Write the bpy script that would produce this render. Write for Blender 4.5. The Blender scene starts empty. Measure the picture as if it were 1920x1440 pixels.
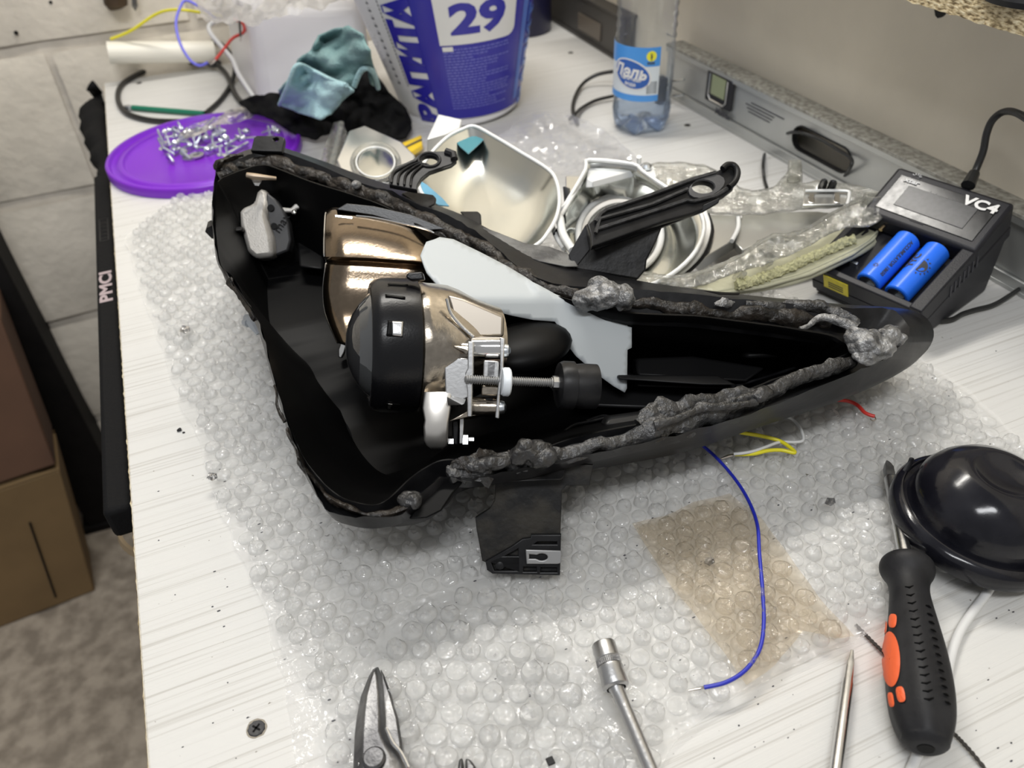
import bpy, bmesh, math, random
from mathutils import Vector, Matrix, noise
from mathutils.geometry import delaunay_2d_cdt, tessellate_polygon
PI = math.pi
random.seed(7)
S = bpy.context.scene
C = S.collection

# ------------------------------------------------------------------ camera, world, lights, exposure
F = 1493.0
CAMH = 0.37
RW = Matrix(((0.92055435, -0.27539384, 0.2770161), (-0.38867177, -0.57514594, 0.7198204), (-0.03890942, -0.77030214, -0.63649091)))
EYE = Vector((0, 0, CAMH))
cam_data = bpy.data.cameras.new('camera')
cam = bpy.data.objects.new('camera', cam_data)
C.objects.link(cam)
cx, cy, cz = RW.col[0], -RW.col[1], -RW.col[2]
cam.matrix_world = Matrix(((cx[0], cy[0], cz[0], 0), (cx[1], cy[1], cz[1], 0), (cx[2], cy[2], cz[2], CAMH), (0, 0, 0, 1)))
cam_data.sensor_width = 36
cam_data.lens = 36 * F / 1920
cam_data.clip_start = 0.01
cam_data.dof.use_dof = True
cam_data.dof.focus_distance = 0.46
cam_data.dof.aperture_fstop = 9.0
S.camera = cam
S.view_settings.view_transform = 'Standard'
S.view_settings.look = 'None'
S.view_settings.gamma = 1
S.view_settings.use_curve_mapping = False
S.view_settings.exposure = 0.0
S.cycles.max_bounces = 8
S.cycles.transparent_max_bounces = 24
S.cycles.caustics_reflective = False
S.cycles.caustics_refractive = False
S.cycles.sample_clamp_indirect = 4
world = bpy.data.worlds.new('world')
S.world = world
world.use_nodes = True
world.node_tree.nodes['Background'].inputs[0].default_value = (0.97, 0.98, 1.0, 1)
world.node_tree.nodes['Background'].inputs[1].default_value = 0.34


def area(name, loc, target, sx, sy, power, color=(1, 1, 1)):
    l = bpy.data.lights.new(name, 'AREA')
    l.shape = 'RECTANGLE'
    l.size = sx
    l.size_y = sy
    l.energy = power
    l.color = color
    o = bpy.data.objects.new(name, l)
    o.location = loc
    d = Vector(target) - Vector(loc)
    o.rotation_euler = d.to_track_quat('-Z', 'Y').to_euler()
    C.objects.link(o)
    return o


area('bench_lamp', (0.26, 0.92, 1.2), (0.22, 0.5, 0), 0.75, 0.09, 12.5, (1, 0.965, 0.90))
area('ceiling_lamp', (-0.25, -0.35, 1.5), (0.1, 1.1, 0.1), 0.8, 0.2, 15.0, (0.97, 0.985, 1.0))


# ------------------------------------------------------------------ helpers: where a photo point stands
def dirw(px, py):
    return RW @ Vector(((px - 960) / F, (py - 720) / F, 1))


def at(px, py, z=0.0):          # the point of height z seen at a pixel
    d = dirw(px, py)
    return EYE + d * ((z - CAMH) / d.z)


def cd(px, py, t):              # the point at distance t along the view axis
    return EYE + dirw(px, py) * t


def dep(p):
    return (RW.transposed() @ (Vector(p) - EYE)).z


def ony(px, py, y):
    d = dirw(px, py)
    return EYE + d * (y / d.y)


def onx(px, py, x):
    d = dirw(px, py)
    return EYE + d * (x / d.x)


def onpl(px, py, p0, n):
    d = dirw(px, py)
    return EYE + d * ((p0 - EYE).dot(n) / d.dot(n))


RIGHT, DOWN, FWD = RW.col[0].copy(), RW.col[1].copy(), RW.col[2].copy()


# ------------------------------------------------------------------ materials
MATS = {}


def mat(name, col, rough=0.5, metal=0.0, bump=0.0, bscale=200, var=0.0, vscale=20, col2=None, coat=0.0, stretch=None, spec=0.5, rvar=0.0, alpha=1.0, trans=0.0, sheen=0.0):
    if name in MATS:
        return MATS[name]
    m = bpy.data.materials.new(name)
    m.use_nodes = True
    nt = m.node_tree
    p = nt.nodes['Principled BSDF']
    p.inputs['Base Color'].default_value = (*col, 1)
    p.inputs['Roughness'].default_value = rough
    p.inputs['Metallic'].default_value = metal
    p.inputs['Specular IOR Level'].default_value = spec
    p.inputs['Coat Weight'].default_value = coat
    p.inputs['Alpha'].default_value = alpha
    p.inputs['Transmission Weight'].default_value = trans
    p.inputs['Sheen Weight'].default_value = sheen
    tc = nt.nodes.new('ShaderNodeTexCoord')
    mp = nt.nodes.new('ShaderNodeMapping')
    nt.links.new(tc.outputs['Object'], mp.inputs[0])
    if stretch:
        mp.inputs['Scale'].default_value = stretch
    if var > 0 or col2:
        n = nt.nodes.new('ShaderNodeTexNoise')
        n.inputs['Scale'].default_value = vscale
        n.inputs['Detail'].default_value = 6
        nt.links.new(mp.outputs[0], n.inputs['Vector'])
        r = nt.nodes.new('ShaderNodeValToRGB')
        c2 = col2 or tuple(c * (1 - var) for c in col)
        r.color_ramp.elements[0].position = 0.38
        r.color_ramp.elements[1].position = 0.62
        r.color_ramp.elements[0].color = (*col, 1)
        r.color_ramp.elements[1].color = (*c2, 1)
        nt.links.new(n.outputs[0], r.inputs[0])
        nt.links.new(r.outputs[0], p.inputs['Base Color'])
        if rvar:
            mr = nt.nodes.new('ShaderNodeMapRange')
            mr.inputs['To Min'].default_value = max(0, rough - rvar)
            mr.inputs['To Max'].default_value = min(1, rough + rvar)
            nt.links.new(n.outputs[0], mr.inputs[0])
            nt.links.new(mr.outputs[0], p.inputs['Roughness'])
    if bump > 0:
        n2 = nt.nodes.new('ShaderNodeTexNoise')
        n2.inputs['Scale'].default_value = bscale
        n2.inputs['Detail'].default_value = 5
        nt.links.new(mp.outputs[0], n2.inputs['Vector'])
        b = nt.nodes.new('ShaderNodeBump')
        b.inputs['Strength'].default_value = bump
        b.inputs['Distance'].default_value = 0.002
        nt.links.new(n2.outputs[0], b.inputs['Height'])
        nt.links.new(b.outputs[0], p.inputs['Normal'])
    MATS[name] = m
    return m


def film(name, tint, opac, gloss, rough=0.12, bump=0.6, bscale=150, dcol=(0.9, 0.9, 0.9), facet=0.0, fscale=300, g0=None):
    """thin clear plastic: mostly transparent, a glossy skin and a little milkiness"""
    m = bpy.data.materials.new(name)
    m.use_nodes = True
    nt = m.node_tree
    nt.nodes.clear()
    out = nt.nodes.new('ShaderNodeOutputMaterial')
    tr = nt.nodes.new('ShaderNodeBsdfTransparent')
    tr.inputs[0].default_value = (*tint, 1)
    gl = nt.nodes.new('ShaderNodeBsdfGlossy')
    gl.inputs['Roughness'].default_value = rough
    d1 = nt.nodes.new('ShaderNodeBsdfDiffuse')
    d1.inputs[0].default_value = (*dcol, 1)
    d2 = nt.nodes.new('ShaderNodeBsdfTranslucent')
    d2.inputs[0].default_value = (*dcol, 1)
    df = nt.nodes.new('ShaderNodeMixShader')
    nt.links.new(d1.outputs[0], df.inputs[1])
    nt.links.new(d2.outputs[0], df.inputs[2])
    m1 = nt.nodes.new('ShaderNodeMixShader')
    m1.inputs[0].default_value = opac
    nt.links.new(tr.outputs[0], m1.inputs[1])
    nt.links.new(df.outputs[0], m1.inputs[2])
    m2 = nt.nodes.new('ShaderNodeMixShader')
    lw = nt.nodes.new('ShaderNodeLayerWeight')
    lw.inputs[0].default_value = gloss
    mr = nt.nodes.new('ShaderNodeMapRange')
    mr.inputs['To Min'].default_value = gloss * .35 if g0 is None else g0
    mr.inputs['To Max'].default_value = .75
    nt.links.new(m1.outputs[0], m2.inputs[1])
    nt.links.new(gl.outputs[0], m2.inputs[2])
    tc = nt.nodes.new('ShaderNodeTexCoord')
    n = nt.nodes.new('ShaderNodeTexNoise')
    n.inputs['Scale'].default_value = bscale
    n.inputs['Detail'].default_value = 3
    n.inputs['Distortion'].default_value = 1.2
    nt.links.new(tc.outputs['Object'], n.inputs['Vector'])
    b = nt.nodes.new('ShaderNodeBump')
    b.inputs['Strength'].default_value = bump
    b.inputs['Distance'].default_value = 0.003
    nt.links.new(n.outputs[0], b.inputs['Height'])
    nt.links.new(b.outputs[0], gl.inputs['Normal'])
    if facet:                                 # crinkles: small flat facets, each leaning its own way
        vo = nt.nodes.new('ShaderNodeTexVoronoi')
        vo.inputs['Scale'].default_value = fscale
        nd = nt.nodes.new('ShaderNodeVectorMath')
        nd.operation = 'MULTIPLY_ADD'
        nd.inputs[1].default_value = (.016, .016, .016)
        nt.links.new(n.outputs[1], nd.inputs[0])
        nt.links.new(tc.outputs['Object'], nd.inputs[2])
        nt.links.new(nd.outputs[0], vo.inputs['Vector'])
        v1 = nt.nodes.new('ShaderNodeVectorMath')
        v1.operation = 'SUBTRACT'
        v1.inputs[1].default_value = (.5, .5, .5)
        nt.links.new(vo.outputs['Color'], v1.inputs[0])
        v2 = nt.nodes.new('ShaderNodeVectorMath')
        v2.operation = 'MULTIPLY_ADD'
        v2.inputs[1].default_value = (facet, facet, facet)
        nt.links.new(v1.outputs[0], v2.inputs[0])
        nt.links.new(b.outputs[0], v2.inputs[2])
        v3 = nt.nodes.new('ShaderNodeVectorMath')
        v3.operation = 'NORMALIZE'
        nt.links.new(v2.outputs[0], v3.inputs[0])
        nt.links.new(v3.outputs[0], gl.inputs['Normal'])
    nt.links.new(lw.outputs['Fresnel'], mr.inputs[0])
    nt.links.new(mr.outputs[0], m2.inputs[0])
    nt.links.new(m2.outputs[0], out.inputs[0])
    MATS[name] = m
    return m


def table_material():
    m = bpy.data.materials.new('white_wood_laminate')
    m.use_nodes = True
    nt = m.node_tree
    p = nt.nodes['Principled BSDF']
    tc = nt.nodes.new('ShaderNodeTexCoord')
    mp = nt.nodes.new('ShaderNodeMapping')
    mp.inputs['Scale'].default_value = (1.3, 190, 1)
    nt.links.new(tc.outputs['Object'], mp.inputs[0])
    n = nt.nodes.new('ShaderNodeTexNoise')
    n.inputs['Scale'].default_value = 2.0
    n.inputs['Detail'].default_value = 4
    n.inputs['Roughness'].default_value = 0.65
    nt.links.new(mp.outputs[0], n.inputs['Vector'])
    r = nt.nodes.new('ShaderNodeValToRGB')
    r.color_ramp.elements[0].position = 0.34
    r.color_ramp.elements[1].position = 0.47
    r.color_ramp.elements[0].color = (0.48, 0.465, 0.435, 1)
    r.color_ramp.elements[1].color = (0.63, 0.622, 0.60, 1)
    nt.links.new(n.outputs[0], r.inputs[0])
    n3 = nt.nodes.new('ShaderNodeTexNoise')
    n3.inputs['Scale'].default_value = 300
    nt.links.new(tc.outputs['Object'], n3.inputs['Vector'])
    r3 = nt.nodes.new('ShaderNodeValToRGB')
    r3.color_ramp.elements[0].position = 0.22
    r3.color_ramp.elements[1].position = 0.27
    r3.color_ramp.elements[0].color = (0.35, 0.32, 0.28, 1)
    r3.color_ramp.elements[1].color = (1, 1, 1, 1)
    nt.links.new(n3.outputs[0], r3.inputs[0])
    mx = nt.nodes.new('ShaderNodeMixRGB')
    mx.blend_type = 'MULTIPLY'
    mx.inputs[0].default_value = 1
    nt.links.new(r.outputs[0], mx.inputs[1])
    nt.links.new(r3.outputs[0], mx.inputs[2])
    nt.links.new(mx.outputs[0], p.inputs['Base Color'])
    b = nt.nodes.new('ShaderNodeBump')
    b.inputs['Strength'].default_value = 0.35
    b.inputs['Distance'].default_value = 0.001
    nt.links.new(n.outputs[0], b.inputs['Height'])
    nt.links.new(b.outputs[0], p.inputs['Normal'])
    p.inputs['Roughness'].default_value = 0.5
    return m


def chipboard_material():
    m = bpy.data.materials.new('raw_chipboard')
    m.use_nodes = True
    nt = m.node_tree
    p = nt.nodes['Principled BSDF']
    tc = nt.nodes.new('ShaderNodeTexCoord')
    mp = nt.nodes.new('ShaderNodeMapping')
    mp.inputs['Scale'].default_value = (1, 0.45, 1.3)
    nt.links.new(tc.outputs['Object'], mp.inputs[0])
    n = nt.nodes.new('ShaderNodeTexNoise')
    n.inputs['Scale'].default_value = 420
    n.inputs['Detail'].default_value = 3
    nt.links.new(mp.outputs[0], n.inputs['Vector'])
    r = nt.nodes.new('ShaderNodeValToRGB')
    e = r.color_ramp.elements
    e[0].position = 0.35
    e[0].color = (0.16, 0.11, 0.05, 1)
    e[1].position = 0.66
    e[1].color = (0.85, 0.75, 0.52, 1)
    k = e.new(0.5)
    k.color = (0.6, 0.48, 0.28, 1)
    nt.links.new(n.outputs[0], r.inputs[0])
    nt.links.new(r.outputs[0], p.inputs['Base Color'])
    b = nt.nodes.new('ShaderNodeBump')
    b.inputs['Strength'].default_value = 0.8
    nt.links.new(n.outputs[0], b.inputs['Height'])
    nt.links.new(b.outputs[0], p.inputs['Normal'])
    return m


M_TABLE = table_material()
M_CHIP = chipboard_material()
M_WALL = mat('painted_wall', (0.82, 0.755, 0.63), 0.7, bump=0.25, bscale=60, var=0.10, vscale=9)
M_BRICK = mat('painted_masonry', (0.78, 0.72, 0.62), 0.75, bump=1.0, bscale=45, var=0.14, vscale=12)
M_MORTAR = mat('painted_mortar', (0.74, 0.68, 0.59), 0.8, bump=0.8, bscale=40, var=0.2, vscale=20)
M_FLOOR = mat('rough_concrete', (0.42, 0.36, 0.29), 0.9, bump=1.0, bscale=70, col2=(0.25, 0.21, 0.165), vscale=32)
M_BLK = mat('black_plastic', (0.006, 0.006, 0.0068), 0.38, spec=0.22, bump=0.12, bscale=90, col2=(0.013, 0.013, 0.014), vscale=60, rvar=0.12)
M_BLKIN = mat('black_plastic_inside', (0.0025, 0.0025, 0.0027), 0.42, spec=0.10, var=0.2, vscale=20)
M_DUSTY = mat('dusty_black_plastic', (0.006, 0.006, 0.0068), 0.46, spec=0.22, bump=0.25, bscale=160, col2=(0.028, 0.027, 0.026), vscale=48, rvar=0.15)
M_MOULD = mat('moulded_black_plastic', (0.008, 0.008, 0.0085), 0.42, spec=0.22, var=0.2, vscale=20)
M_RUB = mat('black_rubber', (0.010, 0.010, 0.0115), 0.55, spec=0.3, bump=0.08, bscale=400, col2=(0.016, 0.016, 0.018), vscale=80)
M_GLOSS = mat('glossy_black_rubber', (0.006, 0.006, 0.009), 0.15, spec=0.35, bump=0.10, bscale=60, col2=(0.013, 0.013, 0.017), vscale=50, rvar=0.10)
M_SEAL = mat('dark_sealant', (0.009, 0.008, 0.007), 0.34, spec=0.28, bump=1.0, bscale=200, col2=(0.026, 0.021, 0.017), vscale=110)
M_SEALG = mat('grey_butyl_sealant', (0.045, 0.045, 0.046), 0.26, metal=0.1, spec=.55, bump=1.0, bscale=260, col2=(0.018, 0.017, 0.016), vscale=80)
M_LUMP = mat('bright_butyl_lump', (0.30, 0.30, 0.30), 0.32, metal=0.4, bump=1.0, bscale=320, col2=(0.10, 0.10, 0.10), vscale=140)
M_CHROME = mat('chrome', (0.80, 0.79, 0.77), 0.10, metal=1.0)
M_CHRB = mat('dark_tinted_chrome', (0.23, 0.18, 0.13), 0.15, metal=1.0, bump=0.03, bscale=600, var=0.1, vscale=300)  # chrome tinted dark, so the dim room it mirrors is in its colour
M_CHRS = mat('satin_chrome', (0.43, 0.38, 0.315), 0.2, metal=1.0, bump=0.06, bscale=500, var=0.2, vscale=260)  # tinted darker too, for the dark room it should mirror
M_STEEL = mat('bright_steel', (0.62, 0.62, 0.62), 0.27, metal=1.0, bump=0.05, bscale=300)
M_ZINC = mat('zinc_plated_steel', (0.72, 0.76, 0.80), 0.25, metal=1.0)
M_DSTEEL = mat('worn_dark_steel', (0.10, 0.10, 0.105), 0.38, metal=0.85, bump=0.3, bscale=160, col2=(0.26, 0.26, 0.26), vscale=40)
M_ALU = mat('cast_aluminium', (0.50, 0.48, 0.45), 0.5, metal=0.55, bump=0.2, bscale=900)
M_RING = mat('black_enamel', (0.004, 0.004, 0.005), 0.28, spec=0.35, bump=0.05, bscale=900)
M_CARD = mat('pale_grey_plastic', (0.44, 0.47, 0.485), 0.5)
M_NYL = mat('white_nylon', (0.72, 0.76, 0.80), 0.4)
M_WHITE = mat('white_plastic', (0.80, 0.79, 0.80), 0.32)
M_IVORY = mat('ivory_plastic_pipe', (0.80, 0.77, 0.68), 0.4)
M_BLUEB = mat('blue_bucket_print', (0.028, 0.024, 0.36), 0.25)
M_LBLUE = mat('light_blue_print', (0.05, 0.16, 0.62), 0.3)
M_PALEB = mat('pale_blue_print', (0.18, 0.19, 0.62), 0.35)
M_WPRINT = mat('white_print', (0.82, 0.81, 0.79), 0.35)
M_DPRINT = mat('dark_print', (0.05, 0.05, 0.06), 0.5)
M_PURP = mat('purple_plastic', (0.19, 0.02, 0.52), 0.3)
M_TEAL = mat('teal_microfibre', (0.32, 0.45, 0.45), 0.95, spec=0.1, bump=1.0, bscale=420, col2=(0.17, 0.28, 0.285), vscale=9)
M_TEALL = mat('light_teal_microfibre', (0.42, 0.62, 0.66), 0.95, spec=0.1, bump=1.0, bscale=420, var=0.12, vscale=60)
M_BCLOTH = mat('black_cloth', (0.006, 0.006, 0.0065), 0.75, spec=0.15, bump=0.3, bscale=300)
M_CARDB = mat('cardboard', (0.24, 0.155, 0.07), 0.8, var=0.15, vscale=8)
M_CARDD = mat('dark_cardboard', (0.10, 0.048, 0.026), 0.8, var=0.25, vscale=6)
M_DARKM = mat('dark_painted_post', (0.009, 0.008, 0.008), 0.7, spec=0.2, bump=0.5, bscale=60, var=0.3, vscale=30)
M_YEL = mat('yellow_plastic', (0.80, 0.55, 0.03), 0.4)
M_YELW = mat('yellow_wire', (0.82, 0.74, 0.03), 0.35)
M_BLW = mat('blue_wire', (0.02, 0.03, 0.42), 0.35)
M_LBW = mat('violet_blue_wire', (0.16, 0.16, 0.70), 0.4)
M_REDW = mat('red_wire', (0.62, 0.04, 0.03), 0.35)
M_WHW = mat('white_wire', (0.70, 0.70, 0.69), 0.4)
M_BKW = mat('black_cable', (0.012, 0.012, 0.012), 0.4)
M_COP = mat('tinned_copper', (0.55, 0.50, 0.46), 0.3, metal=1)
M_GREEN = mat('green_plastic', (0.01, 0.17, 0.10), 0.4)
M_BATT = mat('blue_battery_wrap', (0.02, 0.16, 0.85), 0.3)
M_CHGR = mat('charger_black', (0.014, 0.014, 0.018), 0.45, spec=0.35, bump=0.1, bscale=900)
M_CHGS = mat('charger_face_gloss', (0.012, 0.012, 0.013), 0.25, rvar=0.1, var=0.2, vscale=200)
M_LCD = mat('dark_screen', (0.045, 0.045, 0.048), 0.35, var=0.3, vscale=300)
M_LABY = mat('yellow_sticker', (0.80, 0.68, 0.05), 0.4, var=0.1, vscale=300)
M_ORNG = mat('orange_rubber', (0.80, 0.13, 0.04), 0.5)
M_ALUF = mat('brushed_aluminium_profile', (0.50, 0.51, 0.50), 0.42, metal=0.8, bump=0.05, bscale=200, var=0.06, vscale=30)
M_ALUT = mat('speckled_top_flange', (0.40, 0.39, 0.35), 0.6, metal=0.2, col2=(0.22, 0.21, 0.18), vscale=180)
M_ALUD = mat('dark_aluminium_profile', (0.09, 0.085, 0.08), 0.5, metal=0.5)
M_LCDG = mat('green_lcd', (0.30, 0.34, 0.20), 0.3)
M_MIR = mat('metallised_plastic', (0.66, 0.67, 0.63), 0.2, metal=1.0, bump=0.02, bscale=40)
M_MIRS = mat('satin_metallised_plastic', (0.80, 0.80, 0.77), 0.28, metal=0.9)
M_WFR = mat('white_metallised_edge', (0.86, 0.87, 0.86), 0.3, metal=0.2)
M_TEALR = mat('teal_reflection', (0.04, 0.22, 0.27), 0.4)
M_FOAM = mat('yellow_foam_strip', (0.70, 0.68, 0.40), 0.9, bump=1.0, bscale=700, var=0.25, vscale=500)
M_YCLR = mat('yellowed_polycarbonate', (0.58, 0.57, 0.42), 0.25, bump=0.2, bscale=300, alpha=0.82)
M_TAN = film('tan_film', (0.94, 0.89, 0.81), 0.16, 0.05, 0.2, 0.4, 200, (0.80, 0.71, 0.58))
M_WRAP = film('bubble_film', (1, 1, 1), 0.40, 0.09, 0.08, 0.5, 230, (0.99, 0.99, 0.98), .95, 380, .075)
M_FLAT = film('clear_film', (1, 1, 1), 0.26, 0.04, 0.10, 0.6, 120, (.99, .99, .98), .6, 240, .035)
M_BAG = film('milky_bag_film', (0.96, 0.96, 0.96), 0.45, 0.08, 0.25, 0.5, 40, (0.90, 0.90, 0.90))
M_CRMP = film('crumpled_clear_bag', (0.96, 0.96, 0.97), 0.30, 0.12, 0.12, 1.0, 60, (0.85, 0.85, 0.87), .6, 90, .12)
M_PC = film('clear_polycarbonate', (0.985, 0.985, 0.965), 0.22, 0.16, 0.10, 1.0, 130, (0.90, 0.90, 0.84), .6, 160, .12)
M_PCE = film('clear_polycarbonate_edge', (0.97, 0.97, 0.95), 0.20, 0.2, 0.08, 0.5, 60, (0.85, 0.85, 0.80))
M_PET = film('blue_tinted_pet', (0.955, 0.975, 0.995), 0.05, 0.12, 0.07, 0.2, 60, (0.6, 0.68, 0.85))
M_PETB = film('bottle_foot_pet', (0.74, 0.83, 0.96), 0.15, 0.2, 0.07, 0.6, 60, (0.45, 0.6, 0.92))
M_WATER = film('bottle_water', (0.95, 0.97, 0.99), 0.03, 0.05, 0.05, 0.05, 20, (0.5, 0.6, 0.8))
M_LENS = mat('projector_lens_glass', (0.03, 0.03, 0.032), 0.03, coat=1.0, spec=0.9)
M_LENSW = film('lens_flange_glass', (0.80, 0.80, 0.80), 0.25, 0.4, 0.05, 0.05, 40)


# ------------------------------------------------------------------ mesh building
class MB:
    def __init__(s):
        s.v = []
        s.f = []

    def add(s, v, f):
        o = len(s.v)
        s.v += [Vector(p) for p in v]
        s.f += [tuple(i + o for i in q) for q in f]
        return s

    def box(s, c, d, R=None):
        c = Vector(c)
        v = []
        for x in (-.5, .5):
            for y in (-.5, .5):
                for z in (-.5, .5):
                    p = Vector((x * d[0], y * d[1], z * d[2]))
                    v.append(c + (R @ p if R else p))
        return s.add(v, [(0, 1, 3, 2), (4, 6, 7, 5), (0, 4, 5, 1), (2, 3, 7, 6), (0, 2, 6, 4), (1, 5, 7, 3)])

    def hexa(s, a, b):           # two quads (lower, upper), each 4 points
        return s.add(list(a) + list(b), [(3, 2, 1, 0), (4, 5, 6, 7), (0, 1, 5, 4), (1, 2, 6, 5), (2, 3, 7, 6), (3, 0, 4, 7)])

    def tube(s, pts, r, seg=8, caps=True, jit=0.0, sc=60, flat=1.0):
        pts = [Vector(p) for p in pts]
        n = len(pts)
        rs = r if isinstance(r, (list, tuple)) else [r] * n
        t = (pts[1] - pts[0]).normalized()
        u = t.orthogonal().normalized()
        v = []
        for i, p in enumerate(pts):
            a = pts[max(0, i - 1)]
            b = pts[min(n - 1, i + 1)]
            t = (b - a)
            if t.length < 1e-9:
                t = Vector((0, 0, 1))
            t.normalize()
            u = (u - t * u.dot(t))
            if u.length < 1e-6:
                u = t.orthogonal()
            u.normalize()
            w = t.cross(u)
            for k in range(seg):
                an = 2 * PI * k / seg
                q = u * math.cos(an) + w * math.sin(an) * flat
                rr = rs[i]
                if jit:
                    rr *= 1 + jit * noise.noise((p + q * rs[i]) * sc) + 0.5 * jit * noise.noise((p + q * rs[i]) * sc * 2.7)
                v.append(p + q * rr)
        f = []
        for i in range(n - 1):
            for k in range(seg):
                k2 = (k + 1) % seg
                f.append((i * seg + k, i * seg + k2, (i + 1) * seg + k2, (i + 1) * seg + k))
        if caps:
            f.append(tuple(range(seg))[::-1])
            f.append(tuple((n - 1) * seg + k for k in range(seg)))
        return s.add(v, f)

    def lathe(s, prof, o, ax, seg=32, a0=0, a1=2 * PI, ref=None, fn=None):
        """prof: (radius, height along ax)"""
        o = Vector(o)
        ax = Vector(ax).normalized()
        u = (Vector(ref) if ref else ax.orthogonal())
        u = (u - ax * u.dot(ax)).normalized()
        w = ax.cross(u)
        full = abs(a1 - a0 - 2 * PI) < 1e-6
        ns = seg if full else seg + 1
        v = []
        for i, (r, h) in enumerate(prof):
            for k in range(ns):
                an = a0 + (a1 - a0) * k / seg
                rr, hh = (fn(r, h, an, i) if fn else (r, h))
                v.append(o + ax * hh + (u * math.cos(an) + w * math.sin(an)) * max(rr, 1e-6))
        f = []
        for i in range(len(prof) - 1):
            for k in range(seg):
                k2 = (k + 1) % ns
                f.append((i * ns + k, i * ns + k2, (i + 1) * ns + k2, (i + 1) * ns + k))
        return s.add(v, f)

    def loft(s, rings, closed=True, caps=True):
        n = len(rings[0])
        v = [p for r in rings for p in r]
        f = []
        for i in range(len(rings) - 1):
            for k in range(n if closed else n - 1):
                k2 = (k + 1) % n
                f.append((i * n + k, i * n + k2, (i + 1) * n + k2, (i + 1) * n + k))
        if caps and closed:
            f.append(tuple(range(n))[::-1])
            f.append(tuple((len(rings) - 1) * n + k for k in range(n)))
        return s.add(v, f)

    def blob(s, c, rx, ry, rz, jit=0.3, sc=60, sub=3, R=None):
        bm = bmesh.new()
        bmesh.ops.create_icosphere(bm, subdivisions=sub, radius=1)
        c = Vector(c)
        v = []
        for q in bm.verts:
            d = q.co.normalized()
            p = Vector((d.x * rx, d.y * ry, d.z * rz))
            k = 1 + jit * noise.noise((c + p) * sc) + jit * 0.6 * noise.noise((c + p) * sc * 2.3)
            p = p * k
            v.append(c + (R @ p if R else p))
        f = [tuple(x.index for x in fc.verts) for fc in bm.faces]
        bm.free()
        return s.add(v, f)

    def build(s, name, m, parent=None, smooth=35, bevel=0.0, bseg=2, solid=0.0, sub=0, kind=None, label=None):
        me = bpy.data.meshes.new(name)
        me.from_pydata([tuple(p) for p in s.v], [], s.f)
        if solid == 0.0:
            bm = bmesh.new()
            bm.from_mesh(me)
            bmesh.ops.recalc_face_normals(bm, faces=bm.faces)
            bm.to_mesh(me)
            bm.free()
        ms = m if isinstance(m, (list, tuple)) else [m]
        for x in ms:
            me.materials.append(x)
        if smooth:
            me.polygons.foreach_set('use_smooth', [True] * len(me.polygons))
            me.set_sharp_from_angle(angle=math.radians(smooth))
        me.update()
        o = bpy.data.objects.new(name, me)
        C.objects.link(o)
        if solid:
            md = o.modifiers.new('solid', 'SOLIDIFY')
            md.thickness = solid
            md.offset = 0
        if sub:
            md = o.modifiers.new('sub', 'SUBSURF')
            md.levels = md.render_levels = sub
        if bevel:
            md = o.modifiers.new('bevel', 'BEVEL')
            md.width = bevel
            md.segments = bseg
            md.limit_method = 'ANGLE'
            md.angle_limit = math.radians(35)
        if parent:
            o.parent = parent
            o.matrix_parent_inverse = parent_inverse(parent)
        if kind:
            o['kind'] = kind
        if label:
            o['label'] = label
        return o


LOCS = {}


def parent_inverse(p):
    return Matrix.Translation(-Vector(LOCS.get(p.name, (0, 0, 0))))


def thing(name, label, cat, loc=(0, 0, 0), group=None):
    o = bpy.data.objects.new(name, None)
    o.empty_display_size = 0.01
    C.objects.link(o)
    o.location = loc
    LOCS[o.name] = tuple(loc)
    o['label'] = label
    o['category'] = cat
    if group:
        o['group'] = group
    return o


def tag(o, label, cat, group=None, kind=None):
    o['label'] = label
    o['category'] = cat
    if group:
        o['group'] = group
    if kind:
        o['kind'] = kind
    return o


def struct(o, name=None):
    o['kind'] = 'structure'
    return o


def reg(o):                     # a mesh that parents further meshes; its own verts are in world space
    LOCS[o.name] = (0, 0, 0)
    return o


def cr(pts, n=6, closed=False):
    """Catmull-Rom through points"""
    pts = [Vector(p) for p in pts]
    out = []
    N = len(pts)
    rng = range(N if closed else N - 1)
    for i in rng:
        if closed:
            p0, p1, p2, p3 = pts[i - 1], pts[i], pts[(i + 1) % N], pts[(i + 2) % N]
        else:
            p0, p1, p2, p3 = pts[max(0, i - 1)], pts[i], pts[i + 1], pts[min(N - 1, i + 2)]
        for k in range(n):
            t = k / n
            out.append(0.5 * ((2 * p1) + (p2 - p0) * t + (2 * p0 - 5 * p1 + 4 * p2 - p3) * t * t + (3 * p1 - p0 - 3 * p2 + p3) * t ** 3))
    if not closed:
        out.append(pts[-1])
    return out


def crs(vals, n=6, closed=False):
    return [p.x for p in cr([(v, 0, 0) for v in vals], n, closed)]


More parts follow.
